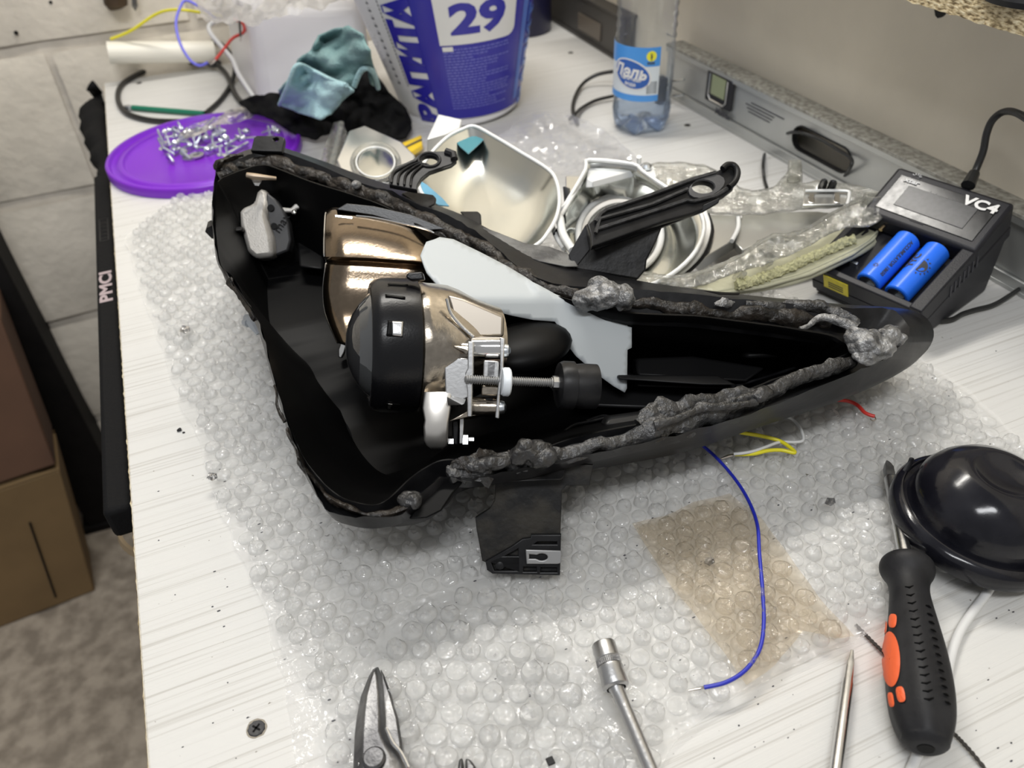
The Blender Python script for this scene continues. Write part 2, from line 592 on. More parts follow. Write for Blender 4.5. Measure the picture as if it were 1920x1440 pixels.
def flatpoly(name, outer, holes, p0, n, thick, m, parent=None, bevel=0.0006, label=None, up=0.0, subdiv=False):
    """outline and holes traced as pixels, laid on the plane (p0, n), given real thickness below it"""
    n = Vector(n).normalized()
    u = (RIGHT - n * RIGHT.dot(n)).normalized()
    w = n.cross(u)
    cu = bpy.data.curves.new(name + '_outline', 'CURVE')
    cu.dimensions = '2D'
    cu.fill_mode = 'BOTH'
    for loop in [outer] + list(holes):
        sp = cu.splines.new('POLY')
        sp.points.add(len(loop) - 1)
        for i, q in enumerate(loop):
            d = onpl(q[0], q[1], p0, n) - p0
            sp.points[i].co = (d.dot(u), d.dot(w), 0, 1)
        sp.use_cyclic_u = True
    cu.extrude = max(1e-5, thick / 2 - bevel)
    cu.bevel_depth = bevel
    cu.bevel_resolution = 1
    cu.offset = -bevel
    to = bpy.data.objects.new('tmp', cu)
    C.objects.link(to)
    me = bpy.data.meshes.new_from_object(to.evaluated_get(bpy.context.evaluated_depsgraph_get()))
    bpy.data.objects.remove(to)
    M = Matrix((( u.x, w.x, n.x, p0.x), (u.y, w.y, n.y, p0.y), (u.z, w.z, n.z, p0.z), (0, 0, 0, 1))) @ Matrix.Translation((0, 0, up - thick / 2))
    me.transform(M)
    me.materials.clear()
    me.materials.append(m)
    me.name = name
    me.polygons.foreach_set('use_smooth', [True] * len(me.polygons))
    me.set_sharp_from_angle(angle=math.radians(30))
    o = bpy.data.objects.new(name, me)
    C.objects.link(o)
    if parent:
        o.parent = parent
        o.matrix_parent_inverse = parent_inverse(parent)
    if label:
        o['label'] = label
    return o


def inpoly(x, y, poly):
    c = False
    j = len(poly) - 1
    for i in range(len(poly)):
        xi, yi = poly[i][0], poly[i][1]
        xj, yj = poly[j][0], poly[j][1]
        if (yi > y) != (yj > y) and x < (xj - xi) * (y - yi) / (yj - yi) + xi:
            c = not c
        j = i
    return c


def sheetmesh(outline, fn, step, jag=0.0):
    """a free-form sheet: pixel outline filled with a fine triangulation, every vertex placed by fn(px, py)"""
    b = []
    N = len(outline)
    for i in range(N):
        a, c = Vector(outline[i]), Vector(outline[(i + 1) % N])
        k = max(1, int((c - a).length / step))
        for j in range(k):
            q = a.lerp(c, j / k)
            if jag:
                q = q + Vector((noise.noise(Vector((q.x, q.y, 0)) * 0.05), noise.noise(Vector((q.y, q.x, 5)) * 0.05))) * jag
            b.append(q)
    nb = len(b)
    xs = [q.x for q in b]
    ys = [q.y for q in b]
    pts = list(b)
    poly = [(q.x, q.y) for q in b]
    y = min(ys)
    row = 0
    while y < max(ys):
        x = min(xs) + (step / 2 if row % 2 else 0)
        while x < max(xs):
            if inpoly(x, y, poly) and min((q.x - x) ** 2 + (q.y - y) ** 2 for q in b) > (step * .5) ** 2:
                pts.append(Vector((x, y)))
            x += step
        y += step * .87
        row += 1
    vs, es, fs, *_ = delaunay_2d_cdt(pts, [(i, (i + 1) % nb) for i in range(nb)], [list(range(nb))], 1, 1e-4)
    return [fn(q.x, q.y) for q in vs], [tuple(f) for f in fs]


def text(name, body, size, M, m, parent=None, curve_fn=None, extrude=0.0001, bold=0.0, sx=1.0, shear=0.0, align='CENTER'):
    cu = bpy.data.curves.new(name + '_letters', 'FONT')
    cu.body = body
    cu.size = size
    cu.align_x = align
    cu.align_y = 'CENTER'
    cu.extrude = extrude
    cu.offset = bold
    cu.shear = shear
    cu.resolution_u = 3
    to = bpy.data.objects.new('tmp', cu)
    C.objects.link(to)
    me = bpy.data.meshes.new_from_object(to.evaluated_get(bpy.context.evaluated_depsgraph_get()))
    bpy.data.objects.remove(to)
    if sx != 1.0:
        me.transform(Matrix.Diagonal((sx, 1, 1, 1)))
    if curve_fn:
        bm = bmesh.new()
        bm.from_mesh(me)
        for _ in range(3):
            es = [e for e in bm.edges if e.calc_length() > 0.004]
            if not es:
                break
            bmesh.ops.subdivide_edges(bm, edges=es, cuts=1)
            bmesh.ops.triangulate(bm, faces=[f for f in bm.faces if len(f.verts) > 4])
        for v in bm.verts:
            v.co = curve_fn(v.co.x, v.co.y, v.co.z)
        bm.to_mesh(me)
        bm.free()
    else:
        me.transform(M)
    me.materials.clear()
    me.materials.append(m)
    me.name = name
    o = bpy.data.objects.new(name, me)
    C.objects.link(o)
    if parent:
        o.parent = parent
        o.matrix_parent_inverse = parent_inverse(parent)
    return o


def frame(o, x, y):
    x = Vector(x).normalized()
    y = Vector(y)
    y = (y - x * y.dot(x)).normalized()
    z = x.cross(y)
    return Matrix(((x.x, y.x, z.x, o[0]), (x.y, y.y, z.y, o[1]), (x.z, y.z, z.z, o[2]), (0, 0, 0, 1)))


def wire(name, pts, rpx, m, label=None, cat='wire', group=None, parent=None, seg=8, n=6):
    """pts: (px, py, z) lying at height z; radius from its width in the photo"""
    P = [at(p[0], p[1], p[2]) for p in pts]
    r = rpx * dep(P[len(P) // 2]) / F
    o = MB().tube(cr(P, n), r, seg).build(name, m, parent, smooth=60)
    if label:
        tag(o, label, cat, group)
    return o


# ------------------------------------------------------------------ the setting
TX0, TX1, TY0, TY1 = -0.103, 0.585, -0.35, 1.29
WBY = 1.30
o = MB().box(((0.0), WBY + .06, -0.1), (3.2, .1, 2.6)).build('wall_back', M_MORTAR)
struct(o)
wb = reg(o)
# painted blocks of the wall, joints recessed; seen to the left of the bench
rows = [(-0.78, .2), (-0.57, .2), (-0.36, .2), (-0.15, .2), (0.06, .2), (0.27, .2), (0.48, .2)]
rr = random.Random(3)
bmesh_cache = []
for k in range(4):
    b = MB()
    n1, n2 = 9, 5
    for i in range(n1):
        for j in range(n2):
            x = -.195 + .39 * i / (n1 - 1)
            z = -.097 + .194 * j / (n2 - 1)
            e = min(i, n1 - 1 - i, j, n2 - 1 - j) == 0
            y = (0.004 if e else 0.0) + 0.003 * noise.noise(Vector((x * 14, z * 14, k * 7)))
            x += .004 * noise.noise(Vector((x * 20, z * 20, 3 + k)))
            z += .003 * noise.noise(Vector((x * 20, z * 20, 9 + k)))
            b.v.append(Vector((x, y, z)))
    for i in range(n1 - 1):
        for j in range(n2 - 1):
            a = i * n2 + j
            b.f.append((a, a + 1, a + n2 + 1, a + n2))
    o = b.build('brick', M_BRICK, wb, smooth=50)
    bmesh_cache.append(o)
first = True
used = set()
for ri, (z, h) in enumerate(rows):
    for ci in range(-3, 3):
        x = -0.16 + ci * .40 + (0.2 if ri % 2 else 0)
        if x < -1.1 or x > 0.75:
            continue
        k = rr.randrange(4)
        src = bmesh_cache[k]
        if k in used:
            c = src.copy()
            C.objects.link(c)
        else:
            c = src
            used.add(k)
        c.location = (x, WBY + rr.uniform(0, .003), z + .1)
for k, oo in enumerate(bmesh_cache):
    if k not in used:
        bpy.data.objects.remove(oo)

o = MB().box((TX1 + .06, .2, -0.1), (.1, 3.0, 2.6)).build('wall_right', M_WALL)
struct(o)
FZ = -0.78
g = MB()
nx, ny = 70, 70
for i in range(nx):
    for j in range(ny):
        x = -1.6 + 2.3 * i / (nx - 1)
        y = -1.3 + 2.75 * j / (ny - 1)
        g.v.append(Vector((x, y, FZ + .012 * noise.noise(Vector((x * 4, y * 4, 0))) + .006 * noise.noise(Vector((x * 14, y * 14, 2))))))
for i in range(nx - 1):
    for j in range(ny - 1):
        a = i * ny + j
        g.f.append((a, a + 1, a + ny + 1, a + ny))
struct(g.build('floor', M_FLOOR))

# workbench
wbch = thing('workbench', 'white wood-grain laminated workbench top with a rough cut edge', 'workbench', (0.24, 0.47, FZ))
MB().box(((TX0 + TX1) / 2, (TY0 + TY1) / 2, -0.009), (TX1 - TX0, TY1 - TY0, .018)).build('worktop', M_TABLE, wbch, smooth=0)
e = MB()
ny = 700
for j in range(ny):
    y = TY0 + (TY1 - TY0) * j / (ny - 1)
    d = .0006 + .0011 * abs(noise.noise(Vector((y * 300, 0, 1))))
    e.v += [Vector((TX0 + .0005, y, .0002)), Vector((TX0 - d, y, -.0012)), Vector((TX0 - .0006, y, -.018))]
for j in range(ny - 1):
    a = j * 3
    e.f += [(a, a + 3, a + 4, a + 1), (a + 1, a + 4, a + 5, a + 2)]
e.build('cut_edge', M_CHIP, wbch, smooth=0)
MB().box((0.24, TY1 - .05, -.4), (.6, .04, .7)).build('back_panel', M_DARKM, wbch)
MB().box((TX1 - .04, .3, -.4), (.04, 1.2, .7)).build('side_panel', M_DARKM, wbch)

# shelf along the right wall
SX = 0.515
sh = thing('chipboard_shelf', 'white chipboard shelf with raw speckled edge on the right wall', 'shelf', (SX, .5, .2))
MB().box(((SX + TX1 + .01) / 2, .55, .2085), (TX1 + .01 - SX, 1.1, .015)).build('board', M_WHITE, sh, smooth=0)
g = MB()
nn = 400
for j in range(nn):
    y = 0 + 1.1 * j / (nn - 1)
    for k in range(4):
        g.v.append(Vector((SX - .0006 - .0012 * noise.noise(Vector((y * 150, k * 3, 0))), y, .2155 - .0150 * k / 3 + (.0012 * noise.noise(Vector((y * 120, k, 4))) if k == 3 else 0))))
for j in range(nn - 1):
    for k in range(3):
        a = j * 4 + k
        g.f.append((a, a + 4, a + 5, a + 1))
g.build('raw_edge', M_CHIP, sh, smooth=0)
p = at(1905, 12, .216)
b = MB().lathe([(0.0, .012), (.02, .012), (.029, .009), (.031, .004), (.029, 0), (0, 0)], at(1930, -2, .2165), (0, 0, 1), 32)
tag(b.build('black_disc', M_RUB), 'round black rubber disc lying on the chipboard shelf', 'disc')
# torn hole in the right wall
hp = onx(1764, 18, TX1 + .01)
b = MB()
b.lathe([(.001, .0), (.006, .0005), (.0075, -.002), (.009, -.0002)], hp, (-1, 0, 0), 14, fn=lambda r, h, a, i: (r * (1 + .35 * noise.noise(Vector((math.cos(a) * 2, math.sin(a) * 2, 3)))), h))
tag(b.build('torn_wall_plug', M_DUSTY), 'torn dark wall plug hole under the chipboard shelf', 'wall plug')

# left: dark vertical post, cardboard boxes, hanging bar
pb = at(190, 1085, FZ) + Vector((0, .12, 0))
pw = .12
pst = thing('dark_post', 'dark painted vertical post against the white masonry wall', 'post', (pb.x, pb.y, FZ))
PY = pb.y
xr = ony(215, 900, PY).x
b = MB()
zt = 0.55
for (xa, xb, ya, yb) in [(xr - .078, xr, PY, PY + .08)]:
    b.hexa([(xa, ya, FZ), (xb, ya, FZ), (xb, yb, FZ), (xa, yb, FZ)], [(xa, ya, zt), (xb, ya, zt), (xb, yb, zt), (xa, yb, zt)])
b.build('shaft', M_DARKM, pst, bevel=.004)
MB().box((xr - .039, PY + .05, FZ + .01), (.10, .11, .02)).build('foot_plate', M_DARKM, pst, bevel=.003)


def flapbox(name, label, lo, hi, m):
    t = thing(name, label, 'box', lo[0])
    MB().hexa(lo, hi).build('carton', m, t, bevel=.003)
    c = sum((Vector(p) for p in hi), Vector()) / 4
    for s, e_ in ((0, 1), (2, 3)):
        a, bb = hi[s], hi[e_]
        mid = lambda p: p.lerp(c, .46) + Vector((0, 0, .004))
        MB().hexa([a + Vector((0, 0, .001)), bb + Vector((0, 0, .001)), mid(bb), mid(a)], [a + Vector((0, 0, .004)), bb + Vector((0, 0, .004)), mid(bb) + Vector((0, 0, .003)), mid(a) + Vector((0, 0, .003))]).build('flap', m, t)
    return t


c0 = at(180, 1110, FZ)
c1 = at(0, 1180, FZ)
dx = (c1 - c0).normalized()
dy = Vector((-dx.y, dx.x, 0))
if dy.y < 0:
    dy = -dy
Q = [c0, c0 + dx * .5, c0 + dx * .5 + dy * .10, c0 + dy * .10]
# heights from the photo: the lower box's top front corner is seen at (110, 880)
tp = None
hz = 0
for k in range(400):
    z = FZ + k * .001
    pj = RW.transposed() @ (Vector((c0.x, c0.y, z)) - EYE)
    if 720 + F * pj.y / pj.z < 885:
        hz = k * .001
        break
hz = max(.08, hz)
z1 = FZ + hz
T1 = at(112, 882, z1) - Vector((c0.x, c0.y, z1))
lo1 = [Vector((q.x, q.y, FZ + .004)) for q in Q]
hi1 = [Vector((q.x, q.y, z1)) + T1 for q in Q]
flapbox('cardboard_box', 'brown cardboard box on the concrete floor left of the bench', lo1, hi1, M_CARDB)
z2 = z1 + .012
lo2 = [p + Vector((0, 0, .012)) for p in hi1]
T2 = at(2, 600, z2 + .22) - Vector((hi1[0].x, hi1[0].y, z2 + .22))
hi2_ = [p + T2 + Vector((0, 0, .232)) for p in hi1]
flapbox('cardboard_box', 'dark reddish-brown carton stacked on the brown cardboard box', lo2, hi2_, M_CARDD)
MB_strip = MB().tube([p + dx * .01 + Vector((0, -.0015, 0)) for p in (lo1[0].lerp(hi1[0], .08) + dx * .05, lo1[0].lerp(hi1[0], .72) + dx * .05)], .0016, 6)
tag(MB_strip.build('dark_stick', M_DARKM), 'thin dark stick leaning on the front of the brown cardboard box', 'stick')

# black bar and bag hanging along the left edge of the bench
bar = thing('black_case', 'long narrow black case with pale letters hanging along the bench edge', 'case', (TX0 - .02, .6, -.03))
ya, yb = at(240, 960, -.02).y, at(212, 330, -.02).y
MB().box((TX0 - .0135, (ya + yb) / 2, -.028), (.019, yb - ya, .026)).build('case_body', M_BCLOTH, bar, bevel=.004)
MB().box((TX0 - .0045, (ya + yb) / 2 - .05, -.034), (.003, yb - ya, .02)).build('rail', M_RUB, bar)
yt = (at(210, 590, -.015).y + at(206, 485, -.015).y) / 2
text('pale_letters', 'PMCI', .015, frame((TX0 - .0135, yt, -.0148), (0, 1, 0), (-1, 0, 0)), mat('faded_pink_print', (.38, .31, .32), .6), bar, extrude=.0002, bold=.0005, sx=1.75)
g = MB()
for (u0, u1, v0, v1) in [(-.026, .026, -.0044, -.0036), (-.026, .026, .0036, .0044), (-.026, -.025, -.004, .004), (.025, .026, -.004, .004)] + [(-.02 + .009 * k, -.0192 + .009 * k, -.003, .003) for k in range(5)]:
    g.box((TX0 - .0135 - (v0 + v1) / 2, at(199, 430, -.015).y + (u0 + u1) / 2, -.0149), (v1 - v0, u1 - u0, .0004))
g.build('embossed_frame', M_DUSTY, bar, smooth=0)
fb = MB()
P = [at(213, 345, -.03), at(205, 300, -.03), at(193, 255, -.025), at(186, 220, -.02), at(188, 195, -.015)]
fb.tube(cr([p + Vector((-.004, 0, 0)) for p in P], 6), crs([.012, .015, .019, .018, .010], 6), 12, jit=.35, sc=30)
fb.tube(cr([at(190, 200, -.012), at(183, 178, -.004), at(174, 166, .01), at(168, 160, .014)], 5), .0085, 8, flat=.25)
tag(fb.build('black_cloth_pouch', M_BCLOTH, smooth=60), 'crumpled black cloth pouch with strap hanging off the far bench edge', 'pouch')
# ring of a tape roll on the floor below the bench
rp = at(262, 1005, -.12)
b = MB().lathe([(.038, -.003), (.041, -.003), (.041, .003), (.038, .003), (.038, -.003)], rp + Vector((.026, 0, 0)), Vector((.25, .1, 1)), 40)
tag(b.build('tan_hoop', mat('tan_hoop_wood', (.26, .19, .11), .6)), 'thin tan hoop half hidden below the bench edge', 'hoop')
# hook under the bench holds the hoop
tag(MB().tube([rp + Vector((.064, 0, -.01)), rp + Vector((.064, 0, .103))], .002, 6).build('wire_hook', M_STEEL), 'steel wire hook under the bench holding the tan hoop', 'hook')

# ------------------------------------------------------------------ bubble wrap
WRAP = [(412, 338), (330, 372), (282, 412), (237, 448), (246, 480), (268, 560), (300, 640), (340, 760), (376, 830), (392, 905), (430, 1000),
        (470, 1085), (500, 1150), (540, 1230), (575, 1310), (600, 1380), (620, 1520), (1210, 1520), (1262, 1400), (1320, 1345), (1392, 1312), (1480, 1262), (1590, 1212), (1660, 1168),
        (1766, 1100), (1830, 1060), (1925, 1000), (1925, 842), (1860, 780), (1780, 715), (1700, 660), (1400, 520), (1000, 420), (700, 350)]
WP = [at(x, y, 0) for x, y in WRAP]
wpoly = [(p.x, p.y) for p in WP]
TANP = [(1186, 1002), (1240, 985), (1300, 962), (1368, 946), (1420, 990), (1470, 1060), (1530, 1140), (1588, 1214), (1560, 1220), (1500, 1205), (1450, 1270), (1392, 1312), (1350, 1250), (1300, 1180), (1250, 1110)]


def wz(p):
    return .0016 + .0016 * (noise.noise(Vector((p.x * 9, p.y * 9, 1))) + .5) + .0012 * abs(noise.noise(Vector((p.x * 26, p.y * 26, 7))))


def wrapmesh(name, poly, sp, br, bh, base, m, ang, seed, skip=None, dent=1.55):
    R = random.Random(seed)
    b = MB()
    xs = [q[0] for q in poly]
    ys = [q[1] for q in poly]
    ccx, ccy = sum(xs) / len(xs), sum(ys) / len(ys)
    ca, sa = math.cos(ang), math.sin(ang)
    rad = max(max(xs) - min(xs), max(ys) - min(ys))
    nr = int(rad / sp) + 2
    seg = 14
    for i in range(-nr, nr):
        for j in range(-nr, nr):
            u = (i + (.5 if j % 2 else 0)) * sp
            v = j * sp * .88
            x = ccx + u * ca - v * sa
            y = ccy + u * sa + v * ca
            x += .0006 * noise.noise(Vector((x * 20, y * 20, 3)))
            y += .0006 * noise.noise(Vector((x * 20, y * 20, 9)))
            if not inpoly(x, y, poly):
                continue
            if not (inpoly(x + br, y, poly) and inpoly(x - br, y, poly) and inpoly(x, y + br, poly) and inpoly(x, y - br, poly)):
                continue
            if skip and skip(x, y):
                continue
            z0 = base + wz(Vector((x, y, 0)))
            c = Vector((x, y, z0))
            flat = R.random()
            h = bh * (R.uniform(.6, 1.05) if flat > .32 else R.uniform(.15, .5))
            r = br * R.uniform(.90, 1.06)
            tx, ty = R.uniform(-.15, .15), R.uniform(-.15, .15)
            ns = R.uniform(0, 100)
            o0 = len(b.v)
            prof = [(1.0, 0.0), (.97, .45), (.84, .82), (.55, .98), (.25, 1.0)]
            for (rr, hh) in prof:
                for k in range(seg):
                    a = 2 * PI * k / seg
                    d = Vector((math.cos(a) * rr, math.sin(a) * rr, 0))
                    q = noise.noise(Vector((d.x * 2.1 + ns, d.y * 2.1, ns)))
                    q2 = noise.noise(Vector((d.x * 4.5 + ns, d.y * 4.5, ns + 5)))
                    dz = h * hh * (1 + dent * (.45 * q + .28 * q2) * (1 if hh > .5 else .3) + tx * d.x + ty * d.y)
                    b.v.append(c + Vector((d.x * r * (1 + .05 * q2), d.y * r * (1 + .05 * q), dz)))
            b.v.append(c + Vector((0, 0, h * (1 + .4 * dent * noise.noise(Vector((ns, 0, ns)))))))
            for q in range(4):
                for k in range(seg):
                    k2 = (k + 1) % seg
                    b.f.append((o0 + q * seg + k, o0 + q * seg + k2, o0 + (q + 1) * seg + k2, o0 + (q + 1) * seg + k))
            for k in range(seg):
                b.f.append((o0 + 4 * seg + k, o0 + 4 * seg + (k + 1) % seg, o0 + 5 * seg))
    return b


def fillsheet(poly, step, fz, jag=.0):
    v, f = sheetmesh([(q[0] * 1000, q[1] * 1000) for q in poly], lambda x, y: Vector((x / 1000, y / 1000, 0)), step * 1000, jag)
    return [Vector((p.x, p.y, fz(p))) for p in v], f


bw = thing('bubble_wrap', 'large crinkled clear bubble wrap sheet spread over the white bench under the housing', 'bubble wrap', (0.2, .4, 0))
b = MB()
b.add(*fillsheet(wpoly, .006, lambda p: .0006 + wz(p), 3))
b.build('film_sheet', M_FLAT, bw, smooth=80)
wrapmesh('bubbles', wpoly, .0112, .0050, .0040, .0006, M_WRAP, .95, 5).build('bubbles', M_WRAP, bw, smooth=50, kind='stuff')
# a second, overlapping fold near the front edge
FOLD = [at(x, y, 0) for x, y in [(1040, 1180), (905, 1095), (760, 1150), (690, 1240), (640, 1330), (612, 1440), (640, 1520), (1150, 1520), (1215, 1430), (1150, 1330)]]
fp = [(p.x, p.y) for p in FOLD]
b = MB()
b.add(*fillsheet(fp, .006, lambda p: .0045 + wz(p) + .001 * noise.noise(p * 60), 4))
b.build('folded_flap', M_FLAT, bw, smooth=80)
wrapmesh('x', fp, .0125, .0056, .0044, .0045, M_WRAP, .6, 9).build('flap_bubbles', M_WRAP, bw, smooth=50, kind='stuff')
# thin margin of plain film that sticks out along the left and front edge
MARG = [at(x, y, 0) for x, y in [(300, 600), (330, 680), (470, 1020), (505, 1180), (528, 1270), (560, 1440), (575, 1520), (700, 1520), (640, 1330), (560, 1150), (420, 880)]]
mp_ = [(p.x, p.y) for p in MARG]
b = MB()
b.add(*fillsheet(mp_, .008, lambda p: .0005 + .0002 * noise.noise(p * 40), 3))
b.build('film_margin', M_FLAT, bw, smooth=80)

tp_ = [(p.x, p.y) for p in (at(x, y, 0) for x, y in TANP)]
b = MB()
b.add(*fillsheet(tp_, .006, lambda p: .0075 + wz(p), 2))
tb = thing('tan_bubble_wrap', 'small tan piece of bubble wrap lying beside the blue wire', 'bubble wrap', (tp_[0][0], tp_[0][1], .007))
b.build('tan_sheet', M_TAN, tb, smooth=80)
tbb = film('tan_bubble_film', (.985, .965, .93), .14, .12, .09, .5, 260, (.88, .80, .67), .8, 380, .08)
wrapmesh('x', tp_, .0118, .0053, .0040, .0075, tbb, 1.0, 15).build('tan_bubbles', tbb, tb, smooth=50, kind='stuff')

# ------------------------------------------------------------------ things at the back of the bench
# bucket
bt = thing('putty_bucket', 'blue and white printed plastic putty bucket with large number 29', 'bucket', at(868, 200, 0))
front = at(868, 240, 0)
hd = Vector((dirw(868, 240).x, dirw(868, 240).y, 0)).normalized()
BR = .0735
BC = front + hd * BR
BH = .20
side = Vector((hd.y, -hd.x, 0))          # to the right in the picture


BAX = (Vector((0, 0, 1)) - side * .06).normalized()


def brad(z):
    return BR + .24 * max(0, z - .006)


def bk(u, v, off=.0):                 # u = angle from the side facing the camera (positive to the right), v = height
    a = u
    r = brad(v) + off
    return BC + (-hd * math.cos(a) + side * math.sin(a)) * r + BAX * v


MB().lathe([(0, .002), (BR - .004, .0), (BR, .003), (BR + .0005, .009), (brad(.010) - .001, .010), (brad(.18), .18), (brad(.18) + .003, .182), (brad(.2) + .003, BH), (brad(.2) + .001, BH), (brad(.18) - .001, .183), (BR - .002, .004), (0, .004)], BC, BAX, 64).build('pail', M_WHITE, bt)


def bpatch(u0, u1, v0, v1, off, name, m, nu=30, nv=6, rc=0):
    g = MB()
    for i in range(nu + 1):
        for j in range(nv + 1):
            u = u0 + (u1 - u0) * i / nu
            v = v0 + (v1 - v0) * j / nv
            g.v.append(bk(u, v, off))
    for i in range(nu):
        for j in range(nv):
            a = i * (nv + 1) + j
            g.f.append((a, a + 1, a + nv + 2, a + nv + 1))
    return g.build(name, m, bt)


bpatch(-.36, 1.62, .0125, .176, .0007, 'blue_label', M_BLUEB, 60)
bpatch(-2.6, -.36, .0125, .176, .0006, 'white_label', M_WPRINT, 40)
# white panel with the number, rounded lower right corner
g = MB()
u0, u1, v0, v1 = -.12, .82, .103, .176
loop = [(u0, v1), (u0, v0)]
for k in range(7):
    a = -PI / 2 + k * PI / 12
    loop.append((u1 - .12 + .12 * math.cos(a), v0 + .010 + .010 * math.sin(a)))
loop.append((u1, v1))
vv, ff = sheetmesh([(q[0] * 1000, q[1] * 10000) for q in loop], lambda x, y: bk(x / 1000, y / 10000, .0012), 60)
MB().add(vv, ff).build('number_panel', M_WPRINT, bt)
ft = lambda off, uc, vc: (lambda x, y, z: bk(uc + x / .078, vc + y, off + z))
text('number', '29', .044, None, M_BLUEB, bt, ft(.0016, .34, .1290), .00015, .0018, 1.12)
RT = lambda off, uc, vc: (lambda x, y, z: bk(uc - y / .078, vc + x, off + z))
text('brand_lettering', 'РАПИТА', .030, None, M_BLUEB, bt, RT(.0014, -.50, .080), .00015, .0024, 1.18)
text('brand_lettering', 'РАПИТА', .026, None, M_LBLUE, bt, RT(.0014, 1.30, .080), .00015, .0008, 1.35)
bpatch(.98, 1.10, .02, .15, .0010, 'side_stripe', M_LBLUE, 4)
g = MB()
R = random.Random(4)
for r in range(22):
    v = .097 - r * .0034
    ul = .44 * R.choice([1, 1, .8, .6, .35])
    u = -.10
    while u < -.10 + ul * 1.9:
        l = R.uniform(.02, .07)
        q = [bk(u, v, .0011), bk(u + l, v, .0011), bk(u + l, v + .0013, .0011), bk(u, v + .0013, .0011)]
        g.add(q, [(0, 1, 2, 3)])
        u += l + .012
g.build('small_print', M_PALEB, bt, smooth=0, kind='stuff')
bpatch(-.10, .02, .0960, .1012, .0012, 'small_badge', M_WPRINT, 3, 1)
g = MB()
for r in range(26):
    v = .155 - r * .0042
    for (ua, ub, h) in [(-1.25, -1.02 - R.uniform(0, .12), .0008), (-.94, -.94 + .05, .0026 if r % 2 else .0004), (-.74, -.725, .003)]:
        g.add([bk(ua, v, .0011), bk(ub, v, .0011), bk(ub, v + h, .0011), bk(ua, v + h, .0011)], [(0, 1, 2, 3)])
g.build('side_print', M_DPRINT, bt, smooth=0, kind='stuff')
# dark blue can behind
cb = onpl(1000, 60, at(990, 50, 0), Vector((0, 0, 1)))
cc = at(985, 72, 0) + hd * .045
b = MB().lathe([(0, 0), (.043, 0), (.045, .003), (.045, .16), (.042, .165), (0, .165)], cc, (0, 0, 1), 40)
tag(b.build('dark_blue_can', mat('dark_navy_plastic', (.012, .012, .05), .35)), 'dark navy can in the shade behind the blue bucket', 'can')

# bottle
bo = thing('water_bottle', 'clear plastic water bottle with blue label standing by the level', 'bottle', at(1200, 225, 0))
bf = at(1199, 257, 0)
bh_ = Vector((dirw(1199, 250).x, dirw(1199, 250).y, 0)).normalized()
OR = .0335
OC = bf + bh_ * (OR - .003)
bs = Vector((bh_.y, -bh_.x, 0))
prof = [(.004, .006), (.015, .004), (.025, .0), (.030, .004), (.0325, .014), (.0335, .024), (.0325, .034), (.0320, .037), (.0325, .040), (.0335, .046), (.0335, .090), (.0328, .093), (.0335, .096)]
z = .096
while z < .165:
    prof += [(.0318, z + .003), (.0335, z + .008)]
    z += .011
prof += [(.033, .185), (.028, .205), (.018, .222), (.0135, .232), (.0135, .238)]


def petal(r, h, a, i):
    if i <= 3:
        k = .5 + .5 * math.cos(5 * a)
        return (r * (1 - .10 * k), h + .009 * k * (1 if i in (1, 2) else .5))
    return (r, h)


nfoot = 6
MB().lathe(prof[:nfoot], OC, (0, 0, 1), 60, fn=petal).build('foot', M_PETB, bo)
MB().lathe(prof[nfoot - 1:], OC, (0, 0, 1), 48).build('body', M_PET, bo)
MB().lathe([(0, .008), (.024, .007), (.031, .016), (.0325, .026), (.0312, .037), (.0326, .046), (.0326, .053), (0, .053)], OC, (0, 0, 1), 40).build('water', M_WATER, bo)
MB().lathe([(0, .252), (.0145, .252), (.0152, .25), (.0152, .236), (.014, .236)], OC, (0, 0, 1), 32).build('cap', mat('blue_cap', (.03, .12, .6), .35), bo)


def ok(u, v, off=0.0):
    return OC + (-bh_ * math.cos(u) + bs * math.sin(u)) * (OR + .0004 + off) + Vector((0, 0, v))


def opatch(u0, u1, v0, v1, off, name, m, par=bo, nu=24):
    g = MB()
    for i in range(nu + 1):
        for v in (v0, v1):
            g.v.append(ok(u0 + (u1 - u0) * i / nu, v, off))
    for i in range(nu):
        g.f.append((2 * i, 2 * i + 1, 2 * i + 3, 2 * i + 2))
    return g.build(name, m, par)


L0 = .042
opatch(-1.75, .52, L0, L0 + .058, .0002, 'label', mat('bottle_label_white', (.74, .80, .84), .35))
opatch(-1.75, .52, L0, L0 + .007, .0004, 'label_stripe', M_LBL := mat('label_blue', (.08, .33, .80), .35))
opatch(-1.75, .52, L0 + .038, L0 + .058, .0004, 'label_sky', M_LBL)
g = MB()
for k in range(28):
    a = 2 * PI * k / 28
    g.v.append(ok(-.42 + .62 * math.cos(a), L0 + .029 + .0145 * math.sin(a) - .004 * math.cos(a), .0007))
g.f.append(tuple(range(28)))
nv = len(g.v)
for k in range(28):
    a = 2 * PI * k / 28
    g.v.append(ok(-.42 + .68 * math.cos(a), L0 + .029 + .0158 * math.sin(a) - .004 * math.cos(a), .0006))
g2 = MB()
cen = ok(-.42, L0 + .029, .0013)
for (sc_, off, nm, mm) in [(1.1, .0006, 'oval_rim', M_WPRINT), (1.0, .0008, 'oval', mat('label_deep_blue', (.03, .12, .45), .35))]:
    g = MB()
    rings = []
    for q in range(5):
        rings.append([ok(-.42 + .62 * sc_ * math.cos(2 * PI * k / 28) * q / 4, L0 + .029 + (.0145 * sc_ * math.sin(2 * PI * k / 28) - .004 * math.cos(2 * PI * k / 28)) * q / 4, off) for k in range(28)])
    g.loft(rings, True, False)
    g.build(nm, mm, bo)
text('label_name', 'Лель', .017, None, M_WPRINT, bo, lambda x, y, z: ok(-.50 + x / OR, L0 + .031 + y - .10 * x, .0010 + z), .0001, .0006, .95, .25)
